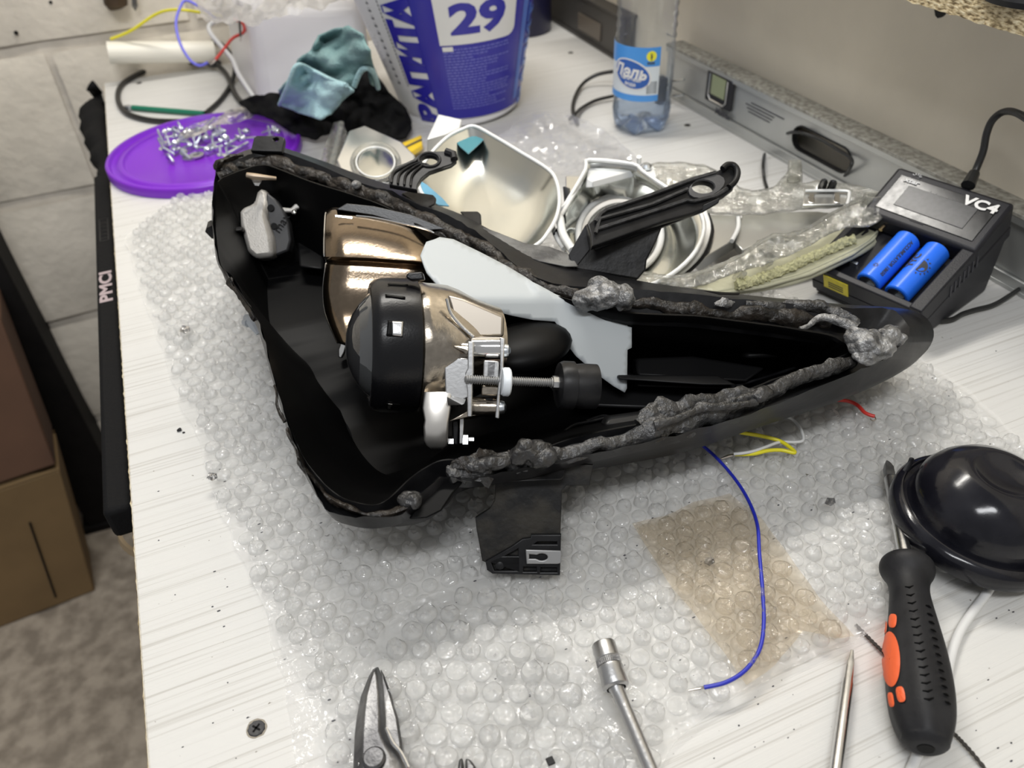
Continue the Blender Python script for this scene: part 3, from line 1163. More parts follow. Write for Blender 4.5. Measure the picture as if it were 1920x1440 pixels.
text('label_subtitle', 'питьевая\nвода', .0055, None, M_WPRINT, bo, lambda x, y, z: ok(-.42 + x / OR, L0 + .0215 + y - .1 * x, .0010 + z), .00008, .0001)
g = MB()
rings = [[ok(.22 + .16 * math.cos(2 * PI * k / 20) * q / 3, L0 + .049 + .0055 * math.sin(2 * PI * k / 20) * q / 3, .0006) for k in range(20)] for q in range(4)]
g.loft(rings, True, False)
g.build('yellow_badge', mat('badge_yellow', (.9, .85, .05), .4), bo)
g = MB()
for (ua, ub, va, vb) in [(.20, .24, .0455, .0515), (.19, .21, .0505, .052), (.205, .215, .044, .0455), (.225, .235, .044, .0455), (.19, .25, .0475, .049)]:
    g.add([ok(ua, L0 + va, .0009), ok(ub, L0 + va, .0009), ok(ub, L0 + vb, .0009), ok(ua, L0 + vb, .0009)], [(0, 1, 2, 3)])
for k in range(4):
    g.add([ok(.10 + .06 * k, L0 + .0405, .0009), ok(.145 + .06 * k, L0 + .0405, .0009), ok(.145 + .06 * k, L0 + .043, .0009), ok(.10 + .06 * k, L0 + .043, .0009)], [(0, 1, 2, 3)])
g.build('badge_mark', M_DPRINT, bo, smooth=0)
g = MB()
for k in range(9):
    v = L0 + .021 - k * .0015
    g.add([ok(.12, v, .0007), ok(.46, v, .0007), ok(.46, v + .0006, .0007), ok(.12, v + .0006, .0007)], [(0, 1, 2, 3)])
g.build('label_text', M_DPRINT, bo, smooth=0)

# spirit level against the right wall
La, Lb = at(1258, 184, 0), at(1818, 503, 0)
Lu = (Lb - La).normalized()
Lb2 = La + Lu * ((at(1920, 578, 0) - La).dot(Lu) + .12)
Ln = Vector((Lu.y, -Lu.x, 0))
if Ln.x < 0:
    Ln = -Ln                   # towards the wall
LH = .062
lv = thing('spirit_level', 'long grey aluminium spirit level with digital window leaning along the right wall', 'spirit level', La)
LS = La - Lu * .02


def lp(s, z, d=0.0):
    return La + Lu * s + Vector((0, 0, z)) + Ln * d


def lsz(px, py, d=.0):           # length and height on the level's front face
    q = onpl(px, py, La + Ln * d, Ln)
    return (q - La).dot(Lu), q.z


Ltot = (Lb2 - La).length
# web with the hand slot
sl = [lsz(x, y, .003) for x, y in [(1487, 248), (1500, 238), (1530, 250), (1590, 282), (1597, 300), (1590, 325), (1560, 318), (1510, 292), (1488, 268)]]
s0 = min(q[0] for q in sl)
s1 = max(q[0] for q in sl)
zc, hh = .031, .0125
slot = []
for k in range(10):
    a = PI / 2 + PI * k / 9
    slot.append((s0 + hh + hh * math.cos(a), zc + hh * math.sin(a)))
for k in range(10):
    a = -PI / 2 + PI * k / 9
    slot.append((s1 - hh + hh * math.cos(a), zc + hh * math.sin(a)))
cu = bpy.data.curves.new('level_web', 'CURVE')
cu.dimensions = '2D'
cu.fill_mode = 'BOTH'
for loop in [[(-.02, .001), (Ltot, .001), (Ltot, LH - .001), (-.02, LH - .001)], slot]:
    sp = cu.splines.new('POLY')
    sp.points.add(len(loop) - 1)
    for i, q in enumerate(loop):
        sp.points[i].co = (q[0], q[1], 0, 1)
    sp.use_cyclic_u = True
cu.extrude = .002
to = bpy.data.objects.new('tmp', cu)
C.objects.link(to)
me = bpy.data.meshes.new_from_object(to.evaluated_get(bpy.context.evaluated_depsgraph_get()))
bpy.data.objects.remove(to)
me.transform(frame(La + Ln * .0057, Lu, (0, 0, 1)))
me.materials.clear()
me.materials.append(M_ALUF)
o = bpy.data.objects.new('web', me)
C.objects.link(o)
o.parent = lv
o.matrix_parent_inverse = parent_inverse(lv)
LM = Matrix((Lu, Ln, (0, 0, 1))).transposed()
mid = (Ltot - .02) / 2
MB().box(lp(mid, LH - .002, .0115), (Ltot + .02, .024, .0035), LM).build('top_flange', M_ALUT, lv, bevel=.0006)
MB().box(lp(mid, LH - .005, .0015), (Ltot + .02, .003, .009), LM).build('upper_rib', M_ALUF, lv, bevel=.0006)
MB().box(lp(mid, .006, .0015), (Ltot + .02, .003, .0115), LM).build('lower_rib', M_ALUF, lv, bevel=.0008)
MB().box(lp(mid, .0018, .0115), (Ltot + .02, .024, .0035), LM).build('bottom_flange', M_ALUF, lv, bevel=.0006)
g = MB()
for q in range(len(slot)):
    a, b_ = slot[q], slot[(q + 1) % len(slot)]
    g.add([lp(a[0], a[1], .0025), lp(b_[0], b_[1], .0025), lp(b_[0], b_[1], .0085), lp(a[0], a[1], .0085)], [(0, 1, 2, 3)])
g.build('slot_grip', M_BLK, lv, smooth=0, solid=.0012)
a1, z1 = lsz(1328, 140, .003)
a2, z2 = lsz(1375, 195, .003)
mx = (a1 + a2) / 2
wd = abs(a2 - a1) * .95
MB().box(lp(mx, .038, .002), (wd, .005, .036), LM).build('display_bezel', M_CHGR, lv, bevel=.003)
g = MB()
g.tube([lp(mx - wd * .34, .053, -.0008), lp(mx - wd * .34, .028, -.0008), lp(mx - wd * .25, .024, -.0008), lp(mx + wd * .25, .024, -.0008), lp(mx + wd * .34, .028, -.0008), lp(mx + wd * .34, .053, -.0008)], .0012, 6)
g.build('bezel_ring', M_STEEL, lv)
MB().box(lp(mx, .042, -.0004), (wd * .52, .0012, .022), LM).build('display', M_LCDG, lv)
text('level_brand', 'Matrix', .0105, frame(lp(mx + .012, .0145, .0001), Lu, (0, 0, 1)), M_DPRINT, lv, None, .0001, .0003, 1.0, .2)
g = MB()
s_, z_ = lsz(1425, 205, .0035)
for k in range(4):
    g.box(lp(s_ + (.012 if k == 0 else 0), .041 - k * .0035, .0032), (.055 - k * .006, .0003, .0009), LM)
g.build('printed_lines', M_DPRINT, lv, smooth=0)
# small brass screws on the level behind the bottle
# second, dark level further back
Da, Db = at(1006, 22, 0), at(1150, 112, 0)
Du = (Db - Da).normalized()
Dn = Vector((Du.y, -Du.x, 0))
if Dn.x < 0:
    Dn = -Dn
DM = Matrix((Du, Dn, (0, 0, 1))).transposed()
dl = thing('dark_level', 'dark metal level lying in shadow behind the water bottle', 'spirit level', Da)
L2 = min((Db - Da).length + .02, (La - Da).length - .03)
dc = Da + Du * (L2 / 2 - .06) + Dn * .012
MB().box(dc + Vector((0, 0, .03)), (L2 + .12, .016, .056), DM).build('web', M_ALUD, dl, bevel=.001)
MB().box(dc + Vector((0, 0, .0595)), (L2 + .12, .024, .003), DM).build('top_flange', M_ALUD, dl)
MB().box(dc + Vector((0, 0, .002)), (L2 + .12, .024, .003), DM).build('bottom_flange', M_ALUD, dl)
q = onpl(1105, 50, dc - Dn * .009, Dn)
MB().box(q, (.075, .003, .024), DM).build('hand_slot', mat('brownish_reflective', (.12, .10, .08), .4), dl, bevel=.0014)
# plug pins peeking out behind the bottle
g = thing('power_plug', 'small black power plug with two metal pins beside the water bottle', 'plug', at(1262, 175, 0))
pp_ = onpl(1262, 158, La - Ln * .012, Ln)
MB().box(pp_ + Vector((-.010, 0.012, -.008)), (.014, .014, .030)).build('plug_body', M_BLK, g, bevel=.003)
MB().tube([onpl(1262, 152, La - Ln * .012, Ln), onpl(1283, 149, La - Ln * .012, Ln)], .0014, 8).build('pin', M_ZINC, g)
MB().tube([onpl(1262, 180, La - Ln * .012, Ln), onpl(1282, 177, La - Ln * .012, Ln)], .0014, 8).build('pin', M_ZINC, g)

# purple lid
lc = at(386, 283, .006)
ld = thing('purple_lid', 'round purple plastic bucket lid full of loose screws', 'lid', (lc.x, lc.y, 0))
LR = (at(205, 300, .006) - at(566, 262, .006)).length / 2 * 1.0
MB().lathe([(0, .004), (LR - .022, .004), (LR - .020, .005), (LR - .0185, .0085), (LR - .013, .0085), (LR - .0115, .0065), (LR - .006, .0065), (LR - .004, .0105), (LR - .001, .0105), (LR, .009), (LR, .0), (LR - .003, 0), (LR - .004, .003), (0, .002)], (lc.x, lc.y, 0.0003), (0, 0, 1), 96).build('disc', M_PURP, ld, smooth=60)
# screws: one prototype, then copies
proto = thing('screw', 'small loose silvery zinc screw lying on the purple lid', 'screw', (0, 0, 0), 'loose screws on the purple lid')
MB().lathe([(0, .005), (.0026, .005), (.0034, .0042), (.0036, .0022), (.0062, .0012), (.0064, 0), (0, 0)], (0, 0, 0), (0, 0, 1), 12).build('screw_head', M_ZINC, proto)
th = []
for k in range(22):
    th.append((.0016 if k % 2 else .0022, -k * .0008))
th.append((.0003, -.019))
MB().lathe([(.0018, 0)] + th, (0, 0, 0), (0, 0, 1), 8).build('shank', M_ZINC, proto)
R = random.Random(21)
spots = [(300, 255), (310, 250), (318, 247), (328, 246), (340, 244), (305, 262), (316, 265), (329, 258), (337, 252), (347, 262), (352, 255), (343, 243), (338, 268), (352, 248),
         (362, 250), (372, 246), (382, 247), (388, 252), (397, 243), (405, 246), (412, 243), (420, 250), (415, 258), (404, 256), (424, 262), (428, 270), (413, 268), (398, 268), (387, 262), (375, 262), (364, 268), (355, 276), (372, 279),
         (303, 272), (312, 282), (319, 296), (330, 272), (390, 284), (402, 280), (412, 284), (425, 285), (432, 276), (445, 262), (452, 255), (463, 250), (458, 262), (505, 248), (512, 244), (520, 249), (328, 284), (345, 288)]
for i, (px, py) in enumerate(spots):
    if i == 0:
        o = proto
    else:
        o = proto.copy()
        C.objects.link(o)
        for ch in list(proto.children):
            c = ch.copy()
            C.objects.link(c)
            c.parent = o
    if px > 500:
        o['label'] = 'silvery screw in the small heap at the right side of the purple lid'
    elif (px, py) == (319, 296):
        o['label'] = 'silvery screw lying nearest to the front rim of the purple lid'
    elif (px, py) in ((303, 272), (312, 282)):
        o['label'] = ['silvery screw at the left end of the pile, the rear one of two', 'silvery screw left front of the pile, between pile and front screw'][(px, py) == (312, 282)]
    up = R.random() < .28
    zc_ = .0050 + (.006 if (i % 3 == 0 and not up) else 0)
    pz = at(px, py, zc_ + .004)
    if up:
        o.location = (pz.x, pz.y, .0049)
        o.rotation_euler = (PI + R.uniform(-.2, .2), R.uniform(-.15, .15), R.uniform(0, 6))
        o.location.z = .0052
    else:
        o.location = (pz.x, pz.y, zc_ + .0055)
        o.rotation_euler = (PI / 2 - .17, 0, R.uniform(0, 2 * PI))
    q_ = .72
    o.scale = (q_, q_, q_ * R.uniform(.8, 1.25))
# two long rods and washers in the lid
for (xa, ya_, xb, yb_, lab) in [(428, 288, 465, 268, 'long silvery rod pin lying across the right of the purple lid'), (360, 262, 402, 222, 'thin silvery pin leaning out of the screw pile on the lid')]:
    tag(MB().tube([at(xa, ya_, .0075), at(xb, yb_, .0085)], .0021, 10).build('steel_pin', M_ZINC, smooth=60), lab, 'pin')
for i, (px, py) in enumerate([(357, 296), (369, 294)]):
    wq = at(px, py, .005)
    tag(MB().lathe([(.0035, 0), (.0085, 0), (.0085, .0015), (.0035, .0015), (.0035, 0)], (wq.x, wq.y, .0046 + .0016 * i), (0, 0, 1), 24).build('washer', M_STEEL), ['flat steel washer lying left of its pair near the front of the lid', 'flat steel washer overlapping the other washer near the front of the lid'][i], 'washer')
# clear bag over the screws
out = [(335, 250), (360, 235), (395, 222), (430, 208), (455, 200), (480, 212), (470, 222), (440, 230), (410, 236), (380, 250), (350, 262)]
v, f = sheetmesh(out, lambda x, y: at(x, y, .019 + .007 * noise.noise(Vector((x * .05, y * .08, 0))) + .004 * abs(noise.noise(Vector((x * .11, y * .11, 4))))), 5, 4)
tag(MB().add(v, f).build('small_clear_bag', M_CRMP, smooth=80), 'small crumpled clear plastic bag on top of the screws', 'plastic bag')

# white tube against the back wall
pa, pb_ = at(203, 112, .012), at(404, 108, .012)
pd = (pb_ - pa).normalized()
ta = Vector((TX0 + .006, WBY - .022 - .012, .0165))
tbx = Vector((.10, WBY - .022 - .012, .0165))
ttu = ony(205, 102, 1.262)
ttv = ony(400, 100, 1.262)
b = MB()
ra = .0145
ttu, ttv = ony(203, 99, 1.272), ony(402, 97, 1.272)
b.lathe([(ra * .8, 0), (ra, 0), (ra, (ttv - ttu).length), (ra * .8, (ttv - ttu).length), (ra * .8, 0)], ttu, ttv - ttu, 32)
for q_ in (.25, .8):
    b.box(ttu.lerp(ttv, q_) + Vector((0, .0145, 0)), (.012, .026, .012))
tag(b.build('ivory_pipe', M_IVORY), 'ivory plastic pipe clipped along the back wall above the bench', 'pipe')
gt = thing('green_driver', 'thin green rod with metal tip lying left inside the black cable loop', 'rod', at(300, 206, 0))
MB().tube([at(249, 202, .004), at(382, 213, .004)], .0034, 12).build('green_shaft', M_GREEN, gt, smooth=60)
MB().lathe([(.0012, 0), (.0028, .003), (.0036, .008), (.0036, .012), (.0022, .013), (.0022, .016)], at(230, 201, .004), at(249, 202, .004) - at(230, 201, .004), 12).build('metal_tip', M_ZINC, gt)

# items hanging on the back wall at the top
def hung(px, py):
    return ony(px, py, WBY - .012)


hw = thing('hanging_tool', 'brown wooden tool handle hanging at the top of the back wall', 'tool', hung(217, 5))
MB().tube([hung(212, -50), hung(214, -20), hung(217, 8), hung(220, 15)], [.013, .016, .015, .011], 14).build('handle', mat('dark_brown_wood', (.06, .035, .015), .5, var=.4, vscale=30), hw)
MB().tube([hung(211, -60), hung(211, -48)], .006, 10).build('ferrule', M_DSTEEL, hw)
tag(MB().tube([hung(251, -40), hung(252, 0), hung(253, 12), hung(254, 20)], [.003, .004, .0045, .0008], 10, flat=.6).build('metal_bit', M_DSTEEL, smooth=60), 'small grey pointed metal bit hanging beside the brown handle', 'tool bit')
# nail holes in the wall
for i, (px, py) in enumerate([(30, 62), (95, 4)]):
    q = ony(px, py, WBY + .001)
    tag(MB().lathe([(.0003, .0015), (.0022, .0012), (.003, -.003)], q, (0, -1, 0), 12).build('nail_stub', M_DARKM), ['dark nail stub left in the white masonry wall', 'tiny dark nail stub at the top edge of the masonry wall'][i], 'nail')

# white canister lying behind, with milky bag on it
jg = thing('white_canister', 'glossy white plastic canister lying under the milky bag', 'canister', at(560, 210, 0))
A = [cd(487, 218, 1.04), cd(700, 238, 1.06), cd(668, 72, 1.16), cd(424, 152, 1.14)]
A = [at(489, 214, .004), at(706, 205, .004), at(690, 120, .004), at(436, 140, .004)]
hj = .115
up_ = Vector((0, 0, hj))
A = [Vector((p.x, p.y, .002)) for p in A]
ctr = sum(A, Vector()) / 4
MB().hexa(A, [ctr + (p - ctr) * .97 + up_ + hd * .055 for p in A]).build('canister_body', M_WHITE, jg, bevel=.016, bseg=5)
MB().lathe([(.0, .012), (.016, .012), (.018, .010), (.018, 0)], ctr + up_ + hd * .06 - Vector((0, 0, .001)), (0, 0, 1), 28).build('screw_cap', M_WHITE, jg)


def topz(x, y):
    q = at(x, y, hj + .022)
    return q + Vector((0, 0, .012 * noise.noise(Vector((x * .02, y * .03, 0))) + .008 * noise.noise(Vector((x * .06, y * .05, 2)))))


out = [(365, -60), (368, 12), (378, 36), (395, 46), (430, 52), (462, 46), (505, 36), (545, 30), (600, 14), (648, 0), (675, -60)]
v, f = sheetmesh(out, topz, 9, 4)
g = MB().add(v, f)
v, f = sheetmesh([(p[0] + 12, p[1] - 14) for p in out], lambda x, y: topz(x, y) + Vector((0, 0, .02 + .01 * noise.noise(Vector((x * .03, y * .03, 8))))), 9, 4)
g.add(v, f)
tag(g.build('milky_bag', M_BAG, smooth=80), 'crumpled milky white plastic bag on top of the white canister', 'plastic bag')

# black cloth bundle and teal microfibre cloth
base_z = at(620, 215, .03)


def bc(x, y):
    k = max(0, min(1, (262 - y) / 110))
    z = .004 + .055 * k * (0.6 + .4 * math.sin((x - 430) / 340 * PI))
    z += .006 * noise.noise(Vector((x * .02, y * .03, 0))) + .004 * noise.noise(Vector((x * .06, y * .07, 3)))
    return at(x, y, max(.003, z))


out = [(448, 192), (480, 178), (522, 176), (600, 190), (650, 150), (700, 125), (712, 150), (735, 180), (762, 205), (772, 240), (762, 258), (705, 262), (660, 252), (625, 246), (590, 262), (545, 248), (510, 225), (470, 212)]
v, f = sheetmesh(out, bc, 6, 3)
tag(MB().add(v, f).build('black_cloth', M_BCLOTH, smooth=80, solid=.003), 'crumpled black cloth bundle lying left of the bucket', 'cloth')


def tc_(x, y, up=0):
    k = max(0, min(1, (225 - y) / 170))
    z = .030 + .115 * k + .010 * noise.noise(Vector((x * .018, y * .022, 0))) + .004 * noise.noise(Vector((x * .05, y * .06, 3))) + up
    z += .012 * math.sin((x - 520) * .035 + y * .02)
    return at(x, y, z)


out = [(522, 172), (548, 140), (560, 112), (585, 92), (598, 68), (628, 54), (655, 50), (680, 66), (694, 95), (700, 122), (710, 165), (696, 158), (690, 130), (676, 132), (664, 160), (640, 172), (625, 205), (560, 200), (530, 185)]
v, f = sheetmesh(out, tc_, 5, 2)
tl = thing('teal_cloth', 'teal microfibre cloth draped over the black bundle and white canister', 'cloth', at(600, 180, .05))
MB().add(v, f).build('cloth_body', M_TEAL, tl, smooth=80, solid=.0025)
out = [(557, 122), (590, 134), (622, 150), (650, 160), (664, 172), (640, 188), (622, 214), (600, 223), (560, 212), (524, 196), (540, 160)]
v, f = sheetmesh(out, lambda x, y: tc_(x, y, .012), 5, 2)
MB().add(v, f).build('folded_corner', M_TEALL, tl, smooth=80, solid=.0025)
hem = [(524, 196), (540, 160), (557, 122), (590, 134), (622, 150), (650, 160)]
MB().tube(cr([tc_(x, y, .013) for x, y in hem], 6), .0022, 8).build('hem', M_TEALL, tl, smooth=60)
hem = [(664, 162), (676, 134), (690, 128), (702, 140), (709, 165)]
MB().tube(cr([tc_(x, y, .004) for x, y in hem], 6), .0028, 8).build('hem', M_TEALL, tl, smooth=60)

# loose wires in the air above the canister (they spring from the sleeve on the bag)
def wz_(name, pts, d0, d1, rp, m, label, strip=None):
    n = len(pts)
    P = [cd(p[0], p[1], d0 + (d1 - d0) * i / (n - 1)) for i, p in enumerate(pts)]
    r = rp * d0 / F
    t = thing(name, label, 'wire', P[0])
    MB().tube(cr(P, 6), r, 8).build('insulation', m, t, smooth=60)
    if strip is not None:
        e_ = P[-1] if strip else P[0]
        f_ = P[-2] if strip else P[1]
        d = (e_ - f_).normalized()
        MB().tube([e_ - d * .001, e_ + d * .006, e_ + d * .011 + Vector((0, 0, .002))], r * .6, 6).build('bare_end', M_COP, t, smooth=60)
    return t


D0 = 1.02
wz_('yellow_wire', [(208, 73), (245, 58), (290, 28), (318, 19), (345, 19), (380, 24), (418, 30)], 1.10, D0, 2.6, M_YELW, 'thin yellow wire arching in front of the back wall')
wz_('blue_wire', [(408, 38), (385, 20), (350, 1), (337, 16), (330, 45), (338, 82), (356, 112), (374, 123), (390, 117)], D0, 1.0, 2.6, M_LBW, 'violet-blue wire looping down beside the ivory pipe', True)
wz_('white_wire', [(408, 38), (393, 47), (395, 62), (416, 88), (436, 112), (448, 140), (478, 186)], D0, .98, 4.2, M_WHW, 'white wire running down the side of the canister')
wz_('red_wire', [(438, 36), (455, 44), (457, 60), (436, 72), (420, 92), (404, 112)], D0, .99, 2.8, M_REDW, 'short red wire with bare end above the canister', True)
wz_('black_wire', [(446, -30), (446, 10), (449, 40), (451, 68)], D0, .98, 2.2, M_BKW, 'thin black wire hanging down to a bare tinned end over the canister', True)
wz_('black_wire', [(424, -30), (416, 5), (414, 20), (422, 30)], D0, D0, 2.0, M_BKW, 'thin black wire entering the black sleeve above the canister')
tag(MB().tube([cd(418, 30, D0), cd(436, 20, D0), cd(452, 12, D0)], .0042, 10).build('cable_sleeve', M_BKW, smooth=60), 'short black sleeve joining the coloured wires over the bag', 'cable sleeve')
# black cable loop on the bench
P = [(438, 230, .004), (470, 215, .004), (455, 195, .004), (440, 175, .004), (425, 140, .006), (408, 122, .010), (396, 116, .012), (360, 117, .006), (300, 123, .004), (250, 144, .004), (226, 162, .004), (221, 185, .004), (231, 206, .004), (252, 218, .004), (290, 226, .004), (345, 228, .004)]
P2 = [(386, 212, .004), (415, 185, .004), (436, 150, .006), (440, 118, .02), (424, 90, .03), (402, 78, .03), (387, 84, .025), (386, 104, .018), (396, 116, .012)]
bcl = thing('black_cable', 'black power cable looped around the green rod at the back left', 'cable', at(300, 180, 0))
MB().tube(cr([at(*p) for p in P], 8), .0034, 10).build('cable_run', M_BKW, bcl, smooth=60)
MB().tube(cr([at(*p) for p in P2], 8), .0030, 10).build('cable_bight', M_BKW, bcl, smooth=60)
MB().blob(at(402, 119, .011), .010, .006, .006, .3, 100, 2).build('cable_clip', M_BKW, bcl)

# ------------------------------------------------------------------ removed clear lens with its chrome bezels, behind the housing
hl = thing('headlight_lens', 'removed clear headlight lens with chrome bezels lying behind the black housing', 'headlight lens', at(1150, 400, 0))


def zt(pts, z):
    return [at(x, y, z) if not callable(z) else at(x, y, z(x, y)) for x, y in pts]


def dish(name, px, zrim, depth, m, k=5, power=2.0, cxy=None, par=hl):
    """a concave dish whose rim is the given loop"""
    rim = zt(px, zrim)
    c = sum(rim, Vector()) / len(rim)
    if cxy:
        c = at(cxy[0], cxy[1], c.z)
    a = rim[0] - c
    rings = []
    for q in range(k + 1):
        t = 1 - q / (k + .35)
        rings.append([c + (p - c) * t + Vector((0, 0, -depth * (1 - t ** power))) for p in rim])
    g = MB().loft(rings, True, False)
    n = len(rim)
    base = len(g.v) - n
    g.f.append(tuple(base + i for i in range(n)))
    return g.build(name, m, par, smooth=50)


def rimtube(name, px, z, rp, m, closed=True, n=4, par=hl, flat=1.0, jit=0):
    P = cr(zt(px, z), n, closed)
    if closed:
        P = P + [P[0]]
    r = rp * dep(P[0]) / F
    return MB().tube(P, r, 8, caps=not closed, flat=flat, jit=jit).build(name, m, par, smooth=60)


def slabz(name, px, z, thick, m, par=hl, bevel=.0008, label=None):
    P = zt(px, z)
    return MB().loft([[p - Vector((0, 0, thick)) for p in P], P], True, True).build(name, m, par, smooth=30, bevel=bevel, label=label)


BOWL = [(786, 352), (790, 318), (808, 288), (838, 258), (866, 243), (890, 237), (925, 255), (975, 285), (1028, 318), (1044, 342), (1049, 375), (1044, 405), (1030, 432), (1008, 458), (960, 480), (900, 470), (850, 430), (812, 390)]
zb = lambda x, y: .075 + .00012 * (470 - y)
BOWLs = [(p.x, p.y) for p in cr([(x, y, 0) for x, y in BOWL], 3, True)]
dish('main_bowl', BOWLs, zb, .022, M_MIR, 6, 4)
rimtube('bowl_rim', BOWL, zb, 3.8, M_WFR, flat=1)
# outer side wall of the big bowl
P = [(1049, 350), (1052, 385), (1046, 415), (1030, 440)]
flat_side = [zt([(x + 8, y) for x, y in P], .072), zt([(x + 30, y + 8) for x, y in P], .02)]
MB().loft(flat_side, False, False).build('bowl_side', M_BLK, hl, solid=.0015)
P = [(1060, 330), (1092, 330), (1096, 380), (1080, 430), (1062, 425)]
slabz('chrome_web', P, .05, .004, M_MIRS)
# teal reflection in the bowl, laid on as flat coloured patches
o = slabz('teal_reflection', [(848, 258), (870, 258), (886, 242), (912, 256), (896, 272), (878, 288), (862, 274)], lambda x, y: zb(x, y) - .004, .0008, M_TEALR, bevel=0)
slabz('teal_reflection', [(786, 338), (800, 346), (830, 372), (842, 386), (822, 384), (790, 362)], lambda x, y: zb(x, y) - .001, .0008, mat('pale_blue_reflection', (.10, .32, .48), .4), bevel=0)
# white block above the big bowl
A = zt([(800, 262), (812, 236), (822, 214), (866, 224), (862, 240), (836, 252)], .085)
B_ = zt([(800, 290), (812, 256), (818, 238), (866, 244), (862, 262), (836, 280)], .06)
MB().loft([B_, A], True, True).build('corner_block', M_WFR, hl, bevel=.001)
# small left chamber: chamfered reflector and round pocket
A = zt([(655, 246), (684, 236), (752, 266), (778, 292), (768, 318), (735, 345), (690, 340), (640, 318), (632, 300)], lambda x, y: .06 + .0001 * (340 - y))
B_ = zt([(655, 262), (684, 256), (752, 284), (780, 316), (768, 342), (735, 368), (690, 362), (640, 340), (630, 325)], .02)
MB().loft([B_, A], True, True).build('side_reflector', M_MIRS, hl, bevel=.001)
circ = lambda cx_, cy_, rx, ry, n=20, a0=0: [(cx_ + rx * math.cos(a0 + 2 * PI * k / n), cy_ + ry * math.sin(a0 + 2 * PI * k / n)) for k in range(n)]
dish('round_pocket', circ(704, 304, 40, 32), .0645, -.004, M_MIR, 4, 2)
rimtube('pocket_rim', circ(704, 304, 44, 35), .066, 4.0, M_PCE)
rimtube('pocket_ring', circ(704, 304, 36, 28), .0665, 1.8, M_WFR)
v, f = sheetmesh([(602, 305), (612, 270), (628, 230), (640, 228), (650, 248), (640, 290), (632, 322)], lambda x, y: at(x, y, .045 + .01 * math.sin(x * .3)), 6)
MB().add(v, f).build('clear_side_wall', M_PC, hl, solid=.002)
rimtube('clear_post', [(640, 232), (634, 262), (624, 300), (618, 318)], .055, 6, M_PCE, False)
# crumpled clear bag behind the bezels
out = [(925, 262), (960, 236), (1000, 214), (1050, 210), (1090, 222), (1130, 242), (1165, 268), (1200, 296), (1185, 318), (1110, 312), (1060, 330), (1010, 310)]
v, f = sheetmesh(out, lambda x, y: at(x, y, .014 + .010 * noise.noise(Vector((x * .025, y * .04, 0))) + .006 * abs(noise.noise(Vector((x * .07, y * .09, 4))))), 6, 4)
tag(MB().add(v, f).build('crumpled_clear_bag', M_CRMP, smooth=30), 'crumpled clear plastic bag on the bench between bucket and bottle', 'plastic bag')
# second bezel
FR = [(1046, 400), (1062, 380), (1098, 318), (1104, 300), (1186, 308), (1206, 322), (1250, 352), (1290, 372), (1312, 396), (1320, 430), (1305, 470), (1272, 505), (1230, 530), (1180, 545), (1120, 540), (1085, 510), (1062, 470)]
zf = lambda x, y: .060 + .00012 * (520 - y)
FRs = [(p.x, p.y) for p in cr([(x, y, 0) for x, y in FR], 3, True)]
IN = circ(1162, 440, 80, 74, len(FRs), PI * 1.02)
# match the start of the two loops
outer = zt(FRs, zf)
inner = [at(x, y, .048) for x, y in IN]
MB().loft([outer, [a.lerp(b_, .18) + Vector((0, 0, -.006)) for a, b_ in zip(outer, inner)], [a.lerp(b_, .6) + Vector((0, 0, -.012)) for a, b_ in zip(outer, inner)], inner], True, False).build('bezel_bowl', M_MIR, hl, smooth=50, solid=.001)
rimtube('bezel_rim', FR, zf, 4.2, M_WFR, n=3)
rimtube('inner_ring', circ(1162, 440, 78, 73), .050, 6.5, M_WFR)
rimtube('inner_ring', circ(1165, 443, 66, 61), .045, 3, M_CHROME)
dish('inner_cup', circ(1165, 443, 66, 61), .044, .02, M_MIRS, 4, 2)
P = [(1318, 400), (1326, 432), (1312, 474), (1280, 508), (1236, 534)]
rimtube('outer_arc', P, .052, 8, M_WFR, False, flat=.6)
rimtube('outer_arc', [(x + 10, y + 2) for x, y in P], .048, 3.2, M_BLK, False)
A = zt([(1100, 335), (1104, 300), (1186, 308), (1184, 320), (1110, 340)], .079)
B_ = zt([(1098, 352), (1102, 318), (1190, 322), (1188, 332), (1112, 352)], .074)
MB().loft([B_, A], True, True).build('top_facet', M_WFR, hl, bevel=.0006)
rimtube('side_facet', [(1048, 408), (1064, 384), (1100, 322)], .077, 5, M_WFR, False)
rimtube('side_facet', [(1050, 410), (1056, 440), (1074, 470)], .077, 8, M_WFR, False)
rimtube('side_facet', [(1034, 420), (1044, 446), (1058, 466)], .070, 5, M_WFR, False)
MB().lathe([(0, .004), (.003, .004), (.005, .002), (.005, 0)], at(1211, 315, .07), (0, 0, 1), 14).build('mount_screw', M_ZINC, hl)
slabz('mount_tab', [(1190, 300), (1196, 306), (1226, 312), (1232, 330), (1222, 342), (1196, 320)], .069, .004, M_WFR)
for (x, y) in [(1180, 305), (1198, 302)]:
    MB().tube([at(x, y + 6, .068), at(x, y - 8, .076)], .0022, 8).build('post', M_WFR, hl)
